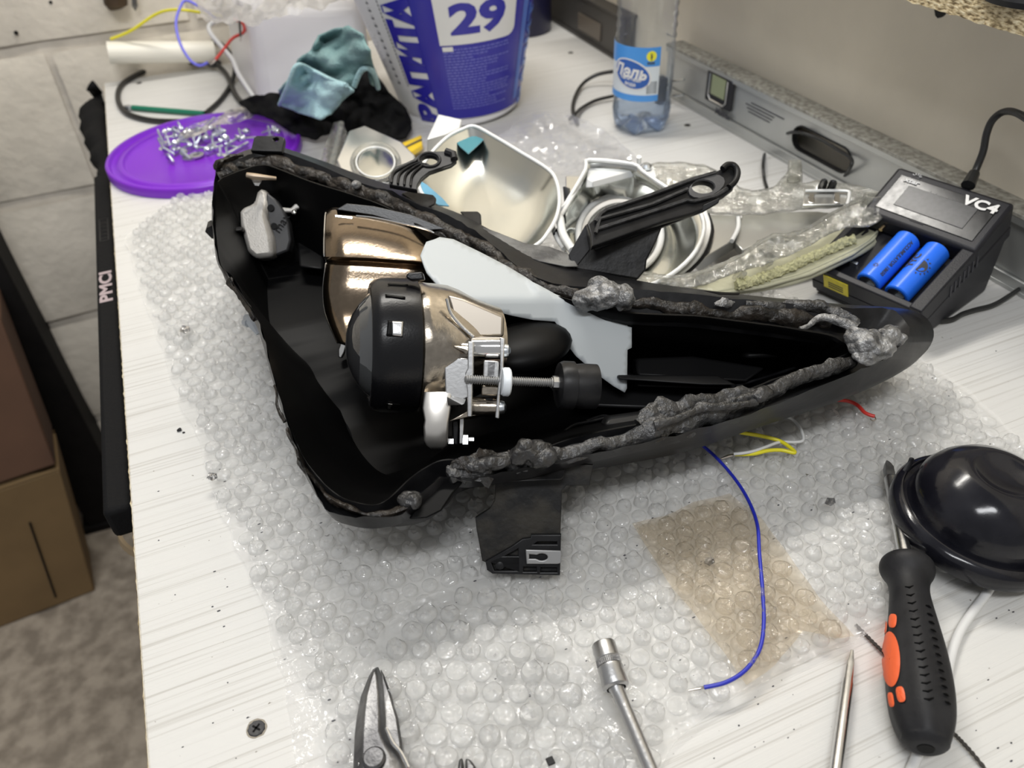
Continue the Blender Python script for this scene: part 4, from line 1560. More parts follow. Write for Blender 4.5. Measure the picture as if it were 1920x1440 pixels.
# chrome flank to the right
A = zt([(1318, 402), (1388, 404), (1388, 424), (1372, 452), (1330, 478), (1300, 500)], .045)
B_ = zt([(1330, 420), (1398, 420), (1396, 440), (1380, 466), (1340, 490), (1310, 512)], .02)
MB().loft([B_, A], True, True).build('flank_panel', M_MIRS, hl, bevel=.001)
A = zt([(1392, 402), (1460, 398), (1530, 396), (1580, 402), (1540, 420), (1500, 432), (1440, 446), (1392, 470), (1378, 455)], .042)
B_ = zt([(1392, 420), (1460, 416), (1530, 414), (1580, 420), (1540, 436), (1500, 450), (1440, 462), (1392, 486), (1378, 470)], .02)
MB().loft([B_, A], True, True).build('flank_panel', M_MIRS, hl, bevel=.001)
rimtube('flank_edge', [(1384, 404), (1384, 428), (1372, 452)], .047, 4.2, M_WFR, False)
slabz('silver_tab', [(1508, 360), (1518, 354), (1586, 358), (1592, 366), (1588, 382), (1505, 384)], .058, .003, M_MIRS)
rimtube('silver_tab_edge', [(1510, 358), (1584, 358), (1592, 366), (1588, 384)], .060, 3, M_WFR, False)
for x in (1515, 1563):
    slabz('clip_window', [(x, 362), (x + 13, 363), (x + 13, 380), (x, 379)], .0595, .002, M_CHROME)
# clear polycarbonate walls
TOPW = [(1205, 312), (1230, 306), (1270, 305), (1320, 310), (1360, 330), (1385, 352), (1410, 360), (1450, 352), (1478, 322), (1490, 305), (1502, 308), (1504, 345), (1540, 340), (1575, 345), (1620, 350), (1652, 362), (1662, 384), (1640, 420), (1615, 400), (1600, 385), (1500, 392), (1440, 400), (1380, 402), (1320, 398), (1290, 366), (1240, 345)]
v, f = sheetmesh(TOPW, lambda x, y: at(x, y, .050 + .004 * noise.noise(Vector((x * .03, y * .05, 0))) + (.012 if 1470 < x < 1510 and y < 330 else 0)), 7, 2)
MB().add(v, f).build('clear_top_wall', M_PC, hl, smooth=60, solid=.002)
LOWW = [(1192, 528), (1205, 512), (1260, 518), (1317, 508), (1360, 490), (1392, 476), (1420, 452), (1450, 440), (1500, 434), (1540, 412), (1575, 390), (1610, 372), (1645, 362), (1660, 380), (1656, 410), (1628, 424), (1590, 424), (1554, 438), (1515, 462), (1475, 480), (1425, 498), (1375, 512), (1320, 534), (1260, 544), (1200, 548)]
v, f = sheetmesh(LOWW, lambda x, y: at(x, y, .058 + .006 * noise.noise(Vector((x * .025, y * .05, 5))) + .003 * noise.noise(Vector((x * .08, y * .1, 1)))), 6, 2)
MB().add(v, f).build('clear_wall', M_PC, hl, smooth=60, solid=.002)
rimtube('wall_lip', [(1205, 514), (1260, 520), (1317, 510), (1392, 478), (1445, 444), (1500, 436), (1575, 392), (1642, 364)], .063, 3.5, M_PCE, False, jit=.5)
v, f = sheetmesh([(1290, 544), (1375, 512), (1475, 478), (1554, 436), (1628, 422), (1652, 428), (1640, 450), (1600, 478), (1520, 515), (1430, 540), (1350, 552)], lambda x, y: at(x, y, .040), 8)
MB().add(v, f).build('lens_face', M_YCLR, hl, smooth=60, solid=.002)
rimtube('outer_lip', [(1300, 556), (1370, 548), (1430, 540), (1500, 524), (1570, 494), (1625, 466), (1656, 438), (1662, 424), (1652, 418)], .036, 6.5, M_YCLR, False)
rimtube('outer_lip', [(1320, 551), (1425, 531), (1495, 515), (1565, 485), (1618, 458), (1645, 434)], .041, 3, M_YCLR, False)
g = MB()
P = cr(zt([(1380, 536), (1420, 524), (1458, 510), (1521, 482), (1570, 460), (1602, 448)], .045), 14)
g.tube(P, .0036, 10, jit=.7, sc=420, flat=.7)
g.build('foam_strip', M_FOAM, hl, smooth=0)
for (a, b_) in [((1377, 522), (1390, 500)), ((1432, 500), (1445, 492)), ((1385, 524), (1396, 512))]:
    MB().tube([at(a[0], a[1], .044), at(b_[0], b_[1], .056)], .0022, 6).build('clear_pin', M_PCE, hl)
for (x, y, m_) in [(1545, 345, M_DUSTY), (1562, 347, M_DUSTY)]:
    MB().tube([at(x - 5, y + 10, .055), at(x, y - 4, .066), at(x + 1, y - 8, .07)], [.0036, .0032, .0012], 8).build('dark_peg', m_, hl)
MB().lathe([(.0045, 0), (.006, 0), (.0055, .018), (.004, .018), (.004, .002)], at(1488, 340, .05), (0, .2, 1), 16).build('clear_boss', M_PCE, hl)
MB().lathe([(.005, 0), (.0075, 0), (.007, .016), (.005, .016), (.005, .002)], at(1630, 400, .05), (0, .1, 1), 16).build('clear_boss', M_PCE, hl)

# yellow knife behind the lens
kn = thing('yellow_knife', 'yellow utility knife lying between black cloth and lens bezels', 'knife', at(765, 265, 0))
MB().loft([[p - Vector((0, 0, .007)) for p in zt([(738, 288), (742, 272), (790, 252), (792, 270), (770, 284), (748, 296)], .014)], zt([(738, 288), (742, 272), (790, 252), (792, 270), (770, 284), (748, 296)], .014)], True, True).build('knife_body', M_YEL, kn, bevel=.0015)
MB().tube(zt([(746, 283), (790, 262)], .0145), .0013, 6).build('dark_slot', M_DPRINT, kn)

# ------------------------------------------------------------------ charger with two cells
A_, B__, C_ = at(1690, 316, .078), at(1903, 392, .078), at(1728, 585, .034)
V = (B__ - C_).normalized()
U = B__ - A_
U = (U - V * U.dot(V)).normalized()
W = U.cross(V)
CW, CL = (B__ - A_).dot(U), (B__ - C_).length
CM = Matrix((U, V, W)).transposed()
O_ = C_ - U * CW
ch = thing('battery_charger', 'black four-slot battery charger with screen standing by the right wall', 'charger', (O_.x, O_.y, 0))


def cpos(u, v, z):
    return O_ + U * u + V * v + W * (z - .030)


def cbox(u0, u1, v0, v1, z0, z1, name, m, par=ch, bevel=.0012):
    return MB().box(cpos((u0 + u1) / 2, (v0 + v1) / 2, (z0 + z1) / 2), (u1 - u0, v1 - v0, z1 - z0), CM).build(name, m, par, bevel=bevel)


def cuv(px, py, z=.030):
    q = onpl(px, py, cpos(0, 0, z), W) - O_
    return q.dot(U), q.dot(V)


vh = (cuv(1797, 465)[1] + cuv(1651, 404)[1]) / 2
wb_ = [cpos(.001, .004, .002), cpos(CW - .001, .004, .002), cpos(CW - .001, CL - .002, .002), cpos(.001, CL - .002, .002)]
MB().hexa([Vector((p.x, p.y, .0015)) for p in wb_], wb_).build('wedge_base', M_CHGR, ch, bevel=.002)
cbox(0, CW, 0, CL, .001, .012, 'base', M_CHGR)
cbox(0, .006, 0, vh, .012, .030, 'side_wall', M_CHGR)
cbox(CW - .010, CW, 0, vh, .012, .030, 'side_wall', M_CHGR)
cbox(0, CW, 0, .006, .012, .028, 'front_wall', M_CHGR)
g = MB()
g.hexa([cpos(0, vh, .012), cpos(CW, vh, .012), cpos(CW, CL, .012), cpos(0, CL, .012)], [cpos(0, vh, .030), cpos(CW, vh, .030), cpos(CW, CL, .036), cpos(0, CL, .036)])
g.build('head', M_CHGR, ch, bevel=.003)
hz_ = lambda v: .030 + .006 * (v - vh) / (CL - vh)
g = MB()
m_ = .007
for (dz, nm) in [(0, 0)]:
    g.hexa([cpos(m_, vh + m_, hz_(vh + m_) - .002), cpos(CW - m_, vh + m_, hz_(vh + m_) - .002), cpos(CW - m_, CL - m_, hz_(CL - m_) - .002), cpos(m_, CL - m_, hz_(CL - m_) - .002)],
           [cpos(m_, vh + m_, hz_(vh + m_) + .0006), cpos(CW - m_, vh + m_, hz_(vh + m_) + .0006), cpos(CW - m_, CL - m_, hz_(CL - m_) + .0006), cpos(m_, CL - m_, hz_(CL - m_) + .0006)])
g.build('face_panel', M_CHGS, ch, bevel=.0006)
sc = [cuv(*q) for q in [(1690, 345), (1840, 390), (1800, 435), (1665, 385)]]
su0, su1 = CW * .20, CW * .80
sv0, sv1 = vh + (CL - vh) * .28, vh + (CL - vh) * .70
g = MB()
g.hexa([cpos(su0, sv0, hz_(sv0)), cpos(su1, sv0, hz_(sv0)), cpos(su1, sv1, hz_(sv1)), cpos(su0, sv1, hz_(sv1))],
       [cpos(su0, sv0, hz_(sv0) + .0010), cpos(su1, sv0, hz_(sv0) + .0010), cpos(su1, sv1, hz_(sv1) + .0010), cpos(su0, sv1, hz_(sv1) + .0010)])
g.build('screen', M_LCD, ch, bevel=.0004)
nrm = (cpos(0, CL, .036) - cpos(0, vh, .030)).normalized()
vtx = vh + (CL - vh) * .80
text('model_lettering', 'VC4', .0115, frame(cpos(CW * .79, vtx - .002, hz_(vtx) + .0011), U, nrm), M_WPRINT, ch, None, .0002, .0004, 1.25)
text('brand_lettering', 'xtar', .0056, frame(cpos(CW * .20, vtx - .001, hz_(vtx) + .0011), U, nrm), mat('silver_print', (.55, .55, .55), .4), ch, None, .0002, .0002, 1.3)
g = MB()
for k in range(5):
    a = PI * (.15 + .175 * k)
    g.tube([cpos(CW * .20 + .0022 * math.cos(a), vtx + .004 + .0022 * math.sin(a), hz_(vtx) + .0016), cpos(CW * .20 + .0042 * math.cos(a), vtx + .004 + .0042 * math.sin(a), hz_(vtx) + .0016)], .0004, 5)
g.build('sun_mark', MATS['silver_print'], ch)
cbox(CW * .40, CW * .52, vh + .006, vh + .012, hz_(vh) + .0004, hz_(vh) + .0012, 'button', M_CHGR, bevel=.0003)
cbox(CW * .42, CW * .50, vh + .0075, vh + .0105, hz_(vh) + .0010, hz_(vh) + .0015, 'button_mark', M_LCD, bevel=0)
# slot dividers, sliding contacts
b1 = cuv(1612, 530, .026), cuv(1712, 446, .026)
b2 = cuv(1668, 552, .026), cuv(1762, 470, .026)
br_ = .0098
usl = [b1[0][0] * .5 + b1[1][0] * .5, b2[0][0] * .5 + b2[1][0] * .5]
pitch_ = usl[1] - usl[0]
for k in range(-2, 2):
    uu = usl[1] + (k - .5) * pitch_
    if .008 < uu < CW - .012:
        cbox(uu - .0008, uu + .0008, .012, vh - .004, .012, .017, 'divider', M_CHGR, bevel=.0004)
for k in range(-3, 1):
    uu = usl[1] + k * pitch_
    if .01 < uu < CW - .01:
        MB().tube([cpos(uu, vh - .0005, .022), cpos(uu, vh - .005, .022)], .0016, 8).build('contact_stud', mat('brass_contact', (.55, .42, .25), .3, metal=1), ch)
        MB().box(cpos(uu, .0072 if k > -2 else .026, .0145), (.007, .003, .007), CM).build('slide_contact', M_ZINC, ch, bevel=.0006)
g = MB()
for k in range(7):
    vv_ = vh * .55 + k * .0055
    g.box(cpos(CW + .0002, vv_, .016), (.0008, .0016, .012), CM)
g.build('vent_slots', M_DPRINT, ch, smooth=0)
lx = [onpl(x, y, O_, -V) for x, y in [(1546, 536), (1591, 560)]]
ul = [(q - O_).dot(U) for q in lx]
cbox(ul[0], ul[1], -.0006, .0, .010, .024, 'yellow_sticker', M_LABY, bevel=0)
g = MB()
for k in range(3):
    g.box(cpos((ul[0] + ul[1]) / 2, -.0007, .013 + .0025 * k), ((ul[1] - ul[0]) * .6, .0003, .0008), CM)
g.build('sticker_text', M_DPRINT, ch, smooth=0)
bl = vh - .0095 - .004
for i, uu in enumerate(usl):
    o0 = cpos(uu, .0095, .012 + br_ + .0004)
    t = thing('battery_cell', ['blue rechargeable battery cell, left of the two in the charger', 'blue rechargeable battery cell with large printed half sun, right in the charger'][i], 'battery', o0, 'batteries in the charger')
    L = bl
    MB().lathe([(br_ * .75, -.0002), (br_ - .0008, 0), (br_, .0008), (br_, L - .0015), (br_ - .0008, L - .0006), (br_ * .72, L - .0004)], o0, V, 36).build('wrap', M_BATT, t)
    MB().lathe([(0, .0004), (br_ * .76, .0004)], o0, V, 24).build('negative_end', M_ZINC, t)
    MB().lathe([(br_ * .72, L - .0006), (.003, L - .0006), (.003, L + .001), (0, L + .001)], o0, V, 24).build('positive_cap', M_ZINC, t)
    fn = lambda off, uo, ang0, o0=o0: (lambda x, y, z: o0 + V * (uo + x) + (W * math.cos(ang0 + y / br_) + U * -math.sin(ang0 + y / br_)) * (br_ + off + z))
    if i == 1:
        text('cell_lettering', 'YYC', .0075, None, M_DPRINT, t, lambda x, y, z, o0=o0: o0 + V * (L * .56 + x * .9) + (W * math.cos(-.55 - y / br_) + U * math.sin(-.55 - y / br_)) * (br_ + .0002 + z), .0001, .0004, 1.1)
        g = MB()
        for k in range(9):
            a = PI * k / 8
            g.v.append(o0 + V * (L * .50 + .0055 * math.cos(a)) + (W * math.cos(.15 + .0062 * math.sin(a) / br_) + U * math.sin(.15 + .0062 * math.sin(a) / br_)) * (br_ + .0003))
        g.f.append(tuple(range(9)))
        for k in range(7):
            a = PI * (k + .5) / 7
            for (ra_, da) in [((.0078, -.12), (.0078, .12))]:
                pts_ = []
                for (rr_, aa) in [(.0070, a - .12), (.0070, a + .12), (.0088, a)]:
                    an = .15 + rr_ * math.sin(aa) / br_
                    pts_.append(o0 + V * (L * .50 + rr_ * math.cos(aa)) + (W * math.cos(an) + U * math.sin(an)) * (br_ + .0003))
                g.add(pts_, [(0, 1, 2)])
        g.build('sun_print', M_DPRINT, t, smooth=0)
    else:
        text('cell_lettering', 'ACCUMULATOR 18650', .0042, None, M_DPRINT, t, lambda x, y, z, o0=o0: o0 + V * (L * .5 - x) + (W * math.cos(.75 + y / br_) + U * math.sin(.75 + y / br_)) * (br_ + .0002 + z), .0001, .0001, .9)
        g = MB()
        for k in range(9):
            a = 2 * PI * k / 9
            pts_ = []
            for (rr_, aa) in [(.0010, a - .4), (.0010, a + .4), (.0026, a)]:
                an = -.1 + rr_ * math.sin(aa) / br_
                pts_.append(o0 + V * (L * .22 + rr_ * math.cos(aa)) + (W * math.cos(an) + U * math.sin(an)) * (br_ + .0003))
            g.add(pts_, [(0, 1, 2)])
        g.build('sun_print', M_DPRINT, t, smooth=0)
# charger lead and the other cables
ci_ = cpos(CW * .92, CL, .022)
cbl = thing('charger_cable', 'black charger lead rising in an arc against the right wall', 'cable', ci_)
pl0 = onpl(1815, 348, cpos(0, CL, 0), V)
Pw = [pl0 + V * 0, cd(1828, 322, dep(pl0) + .005), cd(1843, 285, dep(pl0) + .0), cd(1850, 250, dep(pl0) - .005), cd(1862, 224, dep(pl0) - .01), cd(1885, 209, dep(pl0) - .02), cd(1915, 216, dep(pl0) - .04), cd(1960, 250, dep(pl0) - .06)]
MB().tube(cr(Pw, 6), .0027, 10).build('cable_run', M_BKW, cbl, smooth=60)
MB().tube([pl0 + V * .0, pl0.lerp(Pw[1], .9)], [.0052, .004], 10).build('plug', M_BKW, cbl)
wire('black_cable', [(1690, 594, .004), (1745, 601, .004), (1783, 599, .004), (1805, 588, .004), (1830, 580, .004), (1861, 572, .004), (1890, 556, .005), (1925, 530, .006), (1960, 490, .01)], 4.2, M_BKW, 'black cable on the bench right of the charger', 'cable')
wire('black_cable', [(1812, 505, .010), (1840, 488, .012), (1880, 465, .014), (1925, 446, .014), (1980, 420, .014)], 3.6, M_BKW, 'black cable passing behind the charger in front of the grey level', 'cable')
P = [at(1438, 352, .004), at(1433, 335, .004), at(1431, 305, .01), cd(1438, 278, .90), cd(1458, 258, .88), onpl(1490, 248, La - Ln * .004, Ln), onpl(1530, 258, La + Ln * .0, Ln), onpl(1570, 280, La + Ln * .002, Ln), onpl(1596, 298, La - Ln * .002, Ln), onpl(1594, 315, La - Ln * .006, Ln), at(1575, 340, .004), at(1562, 346, .004)]
tag(MB().tube(cr(P, 8), .0017, 8).build('thin_black_cable', M_BKW, smooth=60), 'thin black cable passing through the hand slot of the grey level', 'cable')
wire('black_cable', [(1150, 134, .02), (1120, 140, .015), (1095, 155, .008), (1080, 178, .005), (1074, 205, .004), (1083, 232, .004)], 3.6, M_BKW, 'black cable arching left of the bottle, the upper of two crossing ends', 'cable')
wire('black_cable', [(1150, 180, .006), (1118, 188, .005), (1092, 202, .005), (1077, 216, .0105), (1068, 224, .004)], 3.4, M_BKW, 'black cable left of the bottle, the lower of two crossing ends', 'cable')

# ------------------------------------------------------------------ the headlight housing
def zr(x, y):
    return .105 - .03 * (x - 400) / 1350 + .02 * (600 - y) / 300


hh = thing('headlight_housing', 'open black headlight housing full of sealant lying on the bubble wrap', 'headlight housing', at(950, 800, 0))
ST = [((408, 312), (412, 308), (410, 340)), ((440, 290), (445, 298), (428, 329)), ((478, 277), (482, 286), (487, 310)), ((520, 274), (525, 284), (521, 317)),
      ((600, 300), (598, 309), (581, 341)), ((680, 330), (672, 341), (662, 366)), ((740, 350), (735, 360), (722, 388)), ((800, 378), (790, 386), (766, 413)),
      ((865, 402), (842, 404), (828, 445)), ((925, 434), (889, 432), (863, 458)), ((980, 462), (932, 466), (905, 483)), ((1030, 478), (975, 503), (958, 525)),
      ((1080, 495), (1035, 530), (1030, 550)), ((1140, 514), (1095, 538), (1085, 567)), ((1220, 530), (1190, 542), (1180, 587)),
      ((1300, 541), (1290, 551), (1302, 593)), ((1400, 553), (1400, 561), (1400, 605)), ((1500, 563), (1500, 571), (1480, 616)), ((1600, 572), (1600, 578), (1550, 628)),
      ((1690, 578), (1664, 578), (1578, 640)), ((1732, 592), (1692, 594), (1590, 647)), ((1751, 622), (1704, 621), (1594, 655)), ((1739, 656), (1690, 647), (1585, 663)),
      ((1700, 686), (1653, 676), (1560, 674)), ((1640, 716), (1616, 692), (1520, 690)), ((1560, 748), (1544, 722), (1458, 707)), ((1440, 786), (1430, 768), (1396, 732)),
      ((1370, 810), (1350, 793), (1292, 768)), ((1290, 836), (1267, 816), (1237, 786)), ((1180, 858), (1170, 838), (1125, 808)), ((1083, 873), (1083, 856), (1062, 824)),
      ((1000, 887), (1000, 876), (1000, 845)), ((930, 897), (925, 889), (930, 855)), ((880, 905), (875, 898), (879, 860)), ((850, 918), (830, 895), (829, 862)),
      ((836, 936), (800, 915), (799, 875)), ((800, 964), (772, 946), (768, 896)), ((758, 976), (748, 966), (735, 928)), ((700, 978), (692, 970), (708, 945)),
      ((650, 975), (645, 965), (672, 942)), ((615, 960), (610, 950), (635, 928)), ((585, 915), (582, 905), (600, 898)), ((560, 865), (560, 855), (570, 858)),
      ((538, 805), (540, 797), (547, 808)), ((524, 755), (525, 748), (529, 757)), ((507, 700), (510, 694), (514, 712)), ((494, 650), (497, 644), (500, 650)),
      ((476, 600), (480, 596), (487, 606)), ((448, 555), (452, 550), (462, 562)), ((426, 520), (428, 515), (438, 520)), ((408, 495), (410, 490), (415, 498)),
      ((401, 452), (403, 450), (407, 453)), ((397, 410), (399, 408), (404, 410)), ((399, 360), (400, 355), (405, 362)), ((403, 332), (405, 325), (408, 345))]
band = lambda i: 1.0 if 19 <= i <= 30 else (.35 if i < 19 else .5)
N = len(ST)
Orim, Brim, Drim = [], [], []
for i, (o_, b_, d_) in enumerate(ST):
    z = zr(*b_)
    Brim.append(at(b_[0], b_[1], z))
    Orim.append(at(o_[0], o_[1], z - .004 - .018 * band(i)))
    Drim.append(at(d_[0], d_[1], z - .001))
NS = 4
O3, B3, D3 = cr(Orim, NS, True), cr(Brim, NS, True), cr(Drim, NS, True)
n3 = len(B3)
cen = sum(B3, Vector()) / n3


def shrink(loop, k, z, kz=None):
    out = []
    for p in loop:
        q = cen + (p - cen) * k
        out.append(Vector((q.x, q.y, z if not callable(z) else z(p))))
    return out


wear = lambda p, a: Vector((noise.noise(p * 180), noise.noise(p * 180 + Vector((5, 0, 0))), noise.noise(p * 180 + Vector((0, 7, 0))))) * a
B3w = [p + wear(p, .0012) for p in B3]
chan_o = [b.lerp(d, .12) - Vector((0, 0, .004)) for b, d in zip(B3w, D3)]
chan_b = [b.lerp(d, .35) - Vector((0, 0, .012)) for b, d in zip(B3, D3)]
chan_i = [b.lerp(d, .80) - Vector((0, 0, .012)) for b, d in zip(B3, D3)]
lip_o = [b.lerp(d, .94) for b, d in zip(B3, D3)]
lip_i = [p + wear(p, .0003) for p in D3]
w1 = [Vector((p.x, p.y, p.z - .002)) + (cen - p) * .004 for p in D3]
skirt = [p - Vector((0, 0, .006)) + (cen - p) * .01 for p in O3]
HD = Vector((FWD.x, FWD.y, 0)).normalized()
HL_ = Vector((HD.y, -HD.x, 0))


def tuck(loop, k, drop, zmin, sh, far=0.0):
    out = []
    for p in loop:
        z = max(zmin, p.z - drop)
        q = cen + (p - cen) * k
        near = min(1, max(0, .5 - (p - cen).dot(HD) / .16))
        q = q + HD * ((p.z - z) * sh * near)
        q = q - HD * ((p.z - z) * far * max(0, min(1, (p - cen).dot(HD) / .10)))
        left = min(1, max(0, (-(p - cen).dot(HL_) - .12) / .05))
        q = q + HL_ * ((p.z - z) * .22 * left)
        out.append(Vector((q.x, q.y, z)))
    return out


w2 = tuck(D3, .985, .030, .02, 1.15, .1)
w3 = tuck(D3, .95, .070, .016, 1.15, .2)
body = tuck(skirt, .95, .034, .016, 1.1, .3)
bot = tuck(skirt, .86, .09, .0105, 1.2, .45)
g = MB().loft([bot, body, skirt, O3, B3w, chan_o, chan_b, chan_i, lip_o, lip_i, w1, w2, w3], True, False)
for base, rev in ((0, True), (12 * n3, False)):
    loop = [g.v[base + i] for i in range(n3)]
    for t in tessellate_polygon([[Vector((p.x, p.y, 0)) for p in loop]]):
        g.f.append(tuple(base + i for i in t))
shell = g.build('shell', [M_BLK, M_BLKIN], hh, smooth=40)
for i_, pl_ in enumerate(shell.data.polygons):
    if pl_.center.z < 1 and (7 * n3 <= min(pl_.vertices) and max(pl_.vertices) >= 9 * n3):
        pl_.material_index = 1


# moulded relief inside the basin
def slab3(name, px, t0, t1, m, par=hh, bevel=.001, label=None):
    """a block whose visible face is the pixel loop at view distance t0, reaching back to t1"""
    f0 = [cd(x, y, t0 if not callable(t0) else t0(x, y)) for x, y in px]
    f1 = [cd(x, y, t0 if not callable(t0) else t0(x, y)) + FWD * (t1) for x, y in px]
    return MB().loft([f1, f0], True, True).build(name, m, par, smooth=30, bevel=bevel, label=label)


def dz(px, py, z):
    return dep(at(px, py, z))


slab3('moulded_box', [(1186, 612), (1200, 600), (1300, 606), (1430, 640), (1420, 690), (1300, 700), (1190, 702)], lambda x, y: dz(x, y, zr(x, y) - .055), .02, M_MOULD, bevel=.003)
slab3('moulded_step', [(1192, 672), (1300, 668), (1436, 690), (1400, 716), (1195, 704)], lambda x, y: dz(x, y, zr(x, y) - .040), .02, M_MOULD, bevel=.002)
slab3('moulded_block', [(1392, 612), (1500, 628), (1560, 648), (1500, 668), (1395, 672)], lambda x, y: dz(x, y, zr(x, y) - .035), .02, M_MOULD, bevel=.004)
slab3('shelf_rib', [(1158, 703), (1345, 703), (1382, 722), (1320, 722), (1160, 711)], lambda x, y: dz(x, y, zr(x, y) - .026), .03, M_MOULD, bevel=.0012)
slab3('shelf_rib', [(1190, 714), (1385, 720), (1375, 730), (1195, 724)], lambda x, y: dz(x, y, zr(x, y) - .034), .02, M_MOULD, bevel=.0012)
slab3('moulded_box', [(1074, 700), (1130, 690), (1300, 725), (1292, 752), (1230, 768), (1070, 762)], lambda x, y: dz(x, y, zr(x, y) - .045), .02, M_MOULD, bevel=.003)
slab3('moulded_wall', [(1140, 782), (1300, 760), (1240, 790), (1130, 800)], lambda x, y: dz(x, y, zr(x, y) - .030), .02, M_MOULD, bevel=.002)
slab3('moulded_step', [(408, 426), (455, 424), (455, 432), (408, 436)], lambda x, y: dz(x, y, zr(x, y) - .022), .02, M_MOULD, bevel=.0015)
slab3('moulded_box', [(420, 345), (500, 322), (600, 352), (640, 372), (640, 500), (500, 505), (440, 480)], lambda x, y: dz(x, y, zr(x, y) - .062), .01, M_MOULD, bevel=.003)
slab3('moulded_step', [(553, 422), (606, 420), (606, 505), (560, 500)], lambda x, y: dz(x, y, zr(x, y) - .045), .01, M_MOULD, bevel=.002)
for P in ([(1040, 830), (1070, 800), (1110, 790), (1140, 782)], [(1100, 790), (1130, 780), (1152, 784)],
          [(1250, 764), (1330, 738), (1440, 706), (1500, 686)], [(1180, 800), (1240, 782), (1300, 770)]):
    MB().tube(cr([cd(x, y, dz(x, y, zr(x, y) - .046)) for x, y in P], 5), .0011, 6).build('moulded_ridge', M_BLK, hh, smooth=60)

# outer flap at the lower rim, flange plates under the upper rim
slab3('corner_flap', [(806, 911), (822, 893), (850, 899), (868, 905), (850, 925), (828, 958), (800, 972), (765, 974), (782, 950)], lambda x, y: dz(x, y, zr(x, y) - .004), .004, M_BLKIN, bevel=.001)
slab3('rim_flange', [(868, 904), (905, 896), (1000, 888), (1000, 896), (900, 906), (866, 908)], lambda x, y: dz(x, y, zr(x, y) - .012), .005, M_DUSTY, bevel=.001)
slab3('rim_tab', [(752, 362), (766, 358), (812, 365), (818, 372), (816, 382), (800, 390), (775, 378)], lambda x, y: dz(x, y, zr(x, y) - .002), .004, M_DUSTY, bevel=.001)
slab3('rim_tab', [(862, 396), (896, 396), (902, 402), (903, 425), (880, 420)], lambda x, y: dz(x, y, zr(x, y) - .010), .004, M_BLK, bevel=.001)
# dusty slanted face behind the rim between the brackets
slab3('dusty_flange', [(905, 425), (935, 436), (985, 456), (1030, 462), (1072, 478), (1085, 500), (1060, 500), (1010, 490), (960, 470), (900, 440)], lambda x, y: dz(x, y, zr(x, y) - .006), .003, mat('dust_covered_plastic', (.03, .03, .032), .5, bump=.3, bscale=200, col2=(.13, .13, .125), vscale=60), bevel=.0008)
slab3('rim_slit', [(1320, 545), (1348, 547), (1388, 549), (1386, 553), (1350, 552)], lambda x, y: dz(x, y, zr(x, y) + .0006), .002, M_BLKIN, bevel=.0004)
# top-left tab with a screw eye
TP0 = cd(500, 268, dz(500, 290, zr(500, 290)))
tabn = -(FWD * .75 + DOWN * .25).normalized()
flatpoly('mounting_tab', [(476, 258), (482, 254), (525, 255), (533, 258), (533, 266), (528, 284), (470, 282)], [circ(517, 261, 5.5, 3.6, 14)], TP0, tabn, .005, M_BLK, hh)

# upper middle bracket: bent strap with ribs and an eye
p0 = cd(805, 298, dz(780, 350, zr(780, 380)) - .012)
nrm1 = -(FWD * .86 + DOWN * .5).normalized()
br1 = flatpoly('strap_bracket', [(735, 322), (742, 312), (760, 305), (775, 298), (788, 287), (800, 284), (838, 283), (846, 286), (856, 300), (846, 308), (822, 316), (805, 322), (790, 334), (783, 346), (782, 356), (730, 346), (728, 330)],
               [circ(805, 300, 15.5, 9.5, 22)], p0, nrm1, .004, M_BLK, hh)
reg(br1)
ring = circ(805, 300, 20, 13, 24)
MB().tube([onpl(x, y, p0, nrm1) + nrm1 * .0004 for x, y in ring + [ring[0]]], .0011, 6, caps=False).build('eye_rim', M_RUB, br1)
for k in range(4):
    o_ = k * 12
    MB().tube(cr([onpl(x, y, p0, nrm1) + nrm1 * .0008 for x, y in [(734 + o_, 344 + k * 2), (737 + o_, 328 + k), (748 + o_, 318), (768 + o_ * .8, 309), (784 + o_ * .6, 301 + k * 4)]], 5), .0009, 6).build('rib', M_DUSTY, br1, smooth=60)
MB().tube([onpl(x, y, p0, nrm1) + nrm1 * .0006 for x, y in [(836, 285), (850, 290), (852, 300)]], .0028, 8).build('eye_boss', M_RUB, br1)

# upper right bracket: box root and channelled arm with an oval eye
tb_ = dz(1150, 480, zr(1150, 515) - .004)
pr = cd(1150, 440, tb_)
root = slab3('bracket_root', [(1066, 478), (1100, 420), (1106, 416), (1118, 466), (1196, 438), (1243, 422), (1232, 450), (1213, 488), (1211, 506), (1196, 524), (1080, 505)], lambda x, y: tb_ + .00004 * (y - 440) * 0 - .004, .022, M_DUSTY, bevel=.0012)
reg(root)
slab3('root_side', [(1066, 478), (1098, 421), (1106, 468), (1076, 506)], tb_ - .0055, .002, M_RUB, root, bevel=.0005)
p1 = cd(1240, 390, tb_ - .010)
n1 = -(FWD * .9 + DOWN * .4 - RIGHT * .1).normalized()
arm_out = [(1102, 420), (1112, 411), (1124, 396), (1134, 391), (1200, 368), (1300, 330), (1345, 320), (1358, 312), (1372, 312), (1380, 320), (1382, 335), (1376, 352), (1358, 366), (1320, 383), (1318, 392), (1300, 399), (1245, 414), (1110, 462), (1108, 440)]
arm = flatpoly('bracket_arm', arm_out, [circ(1318, 352, 21.5, 12.5, 26)], p1, n1, .005, M_BLK, root, bevel=.0008)
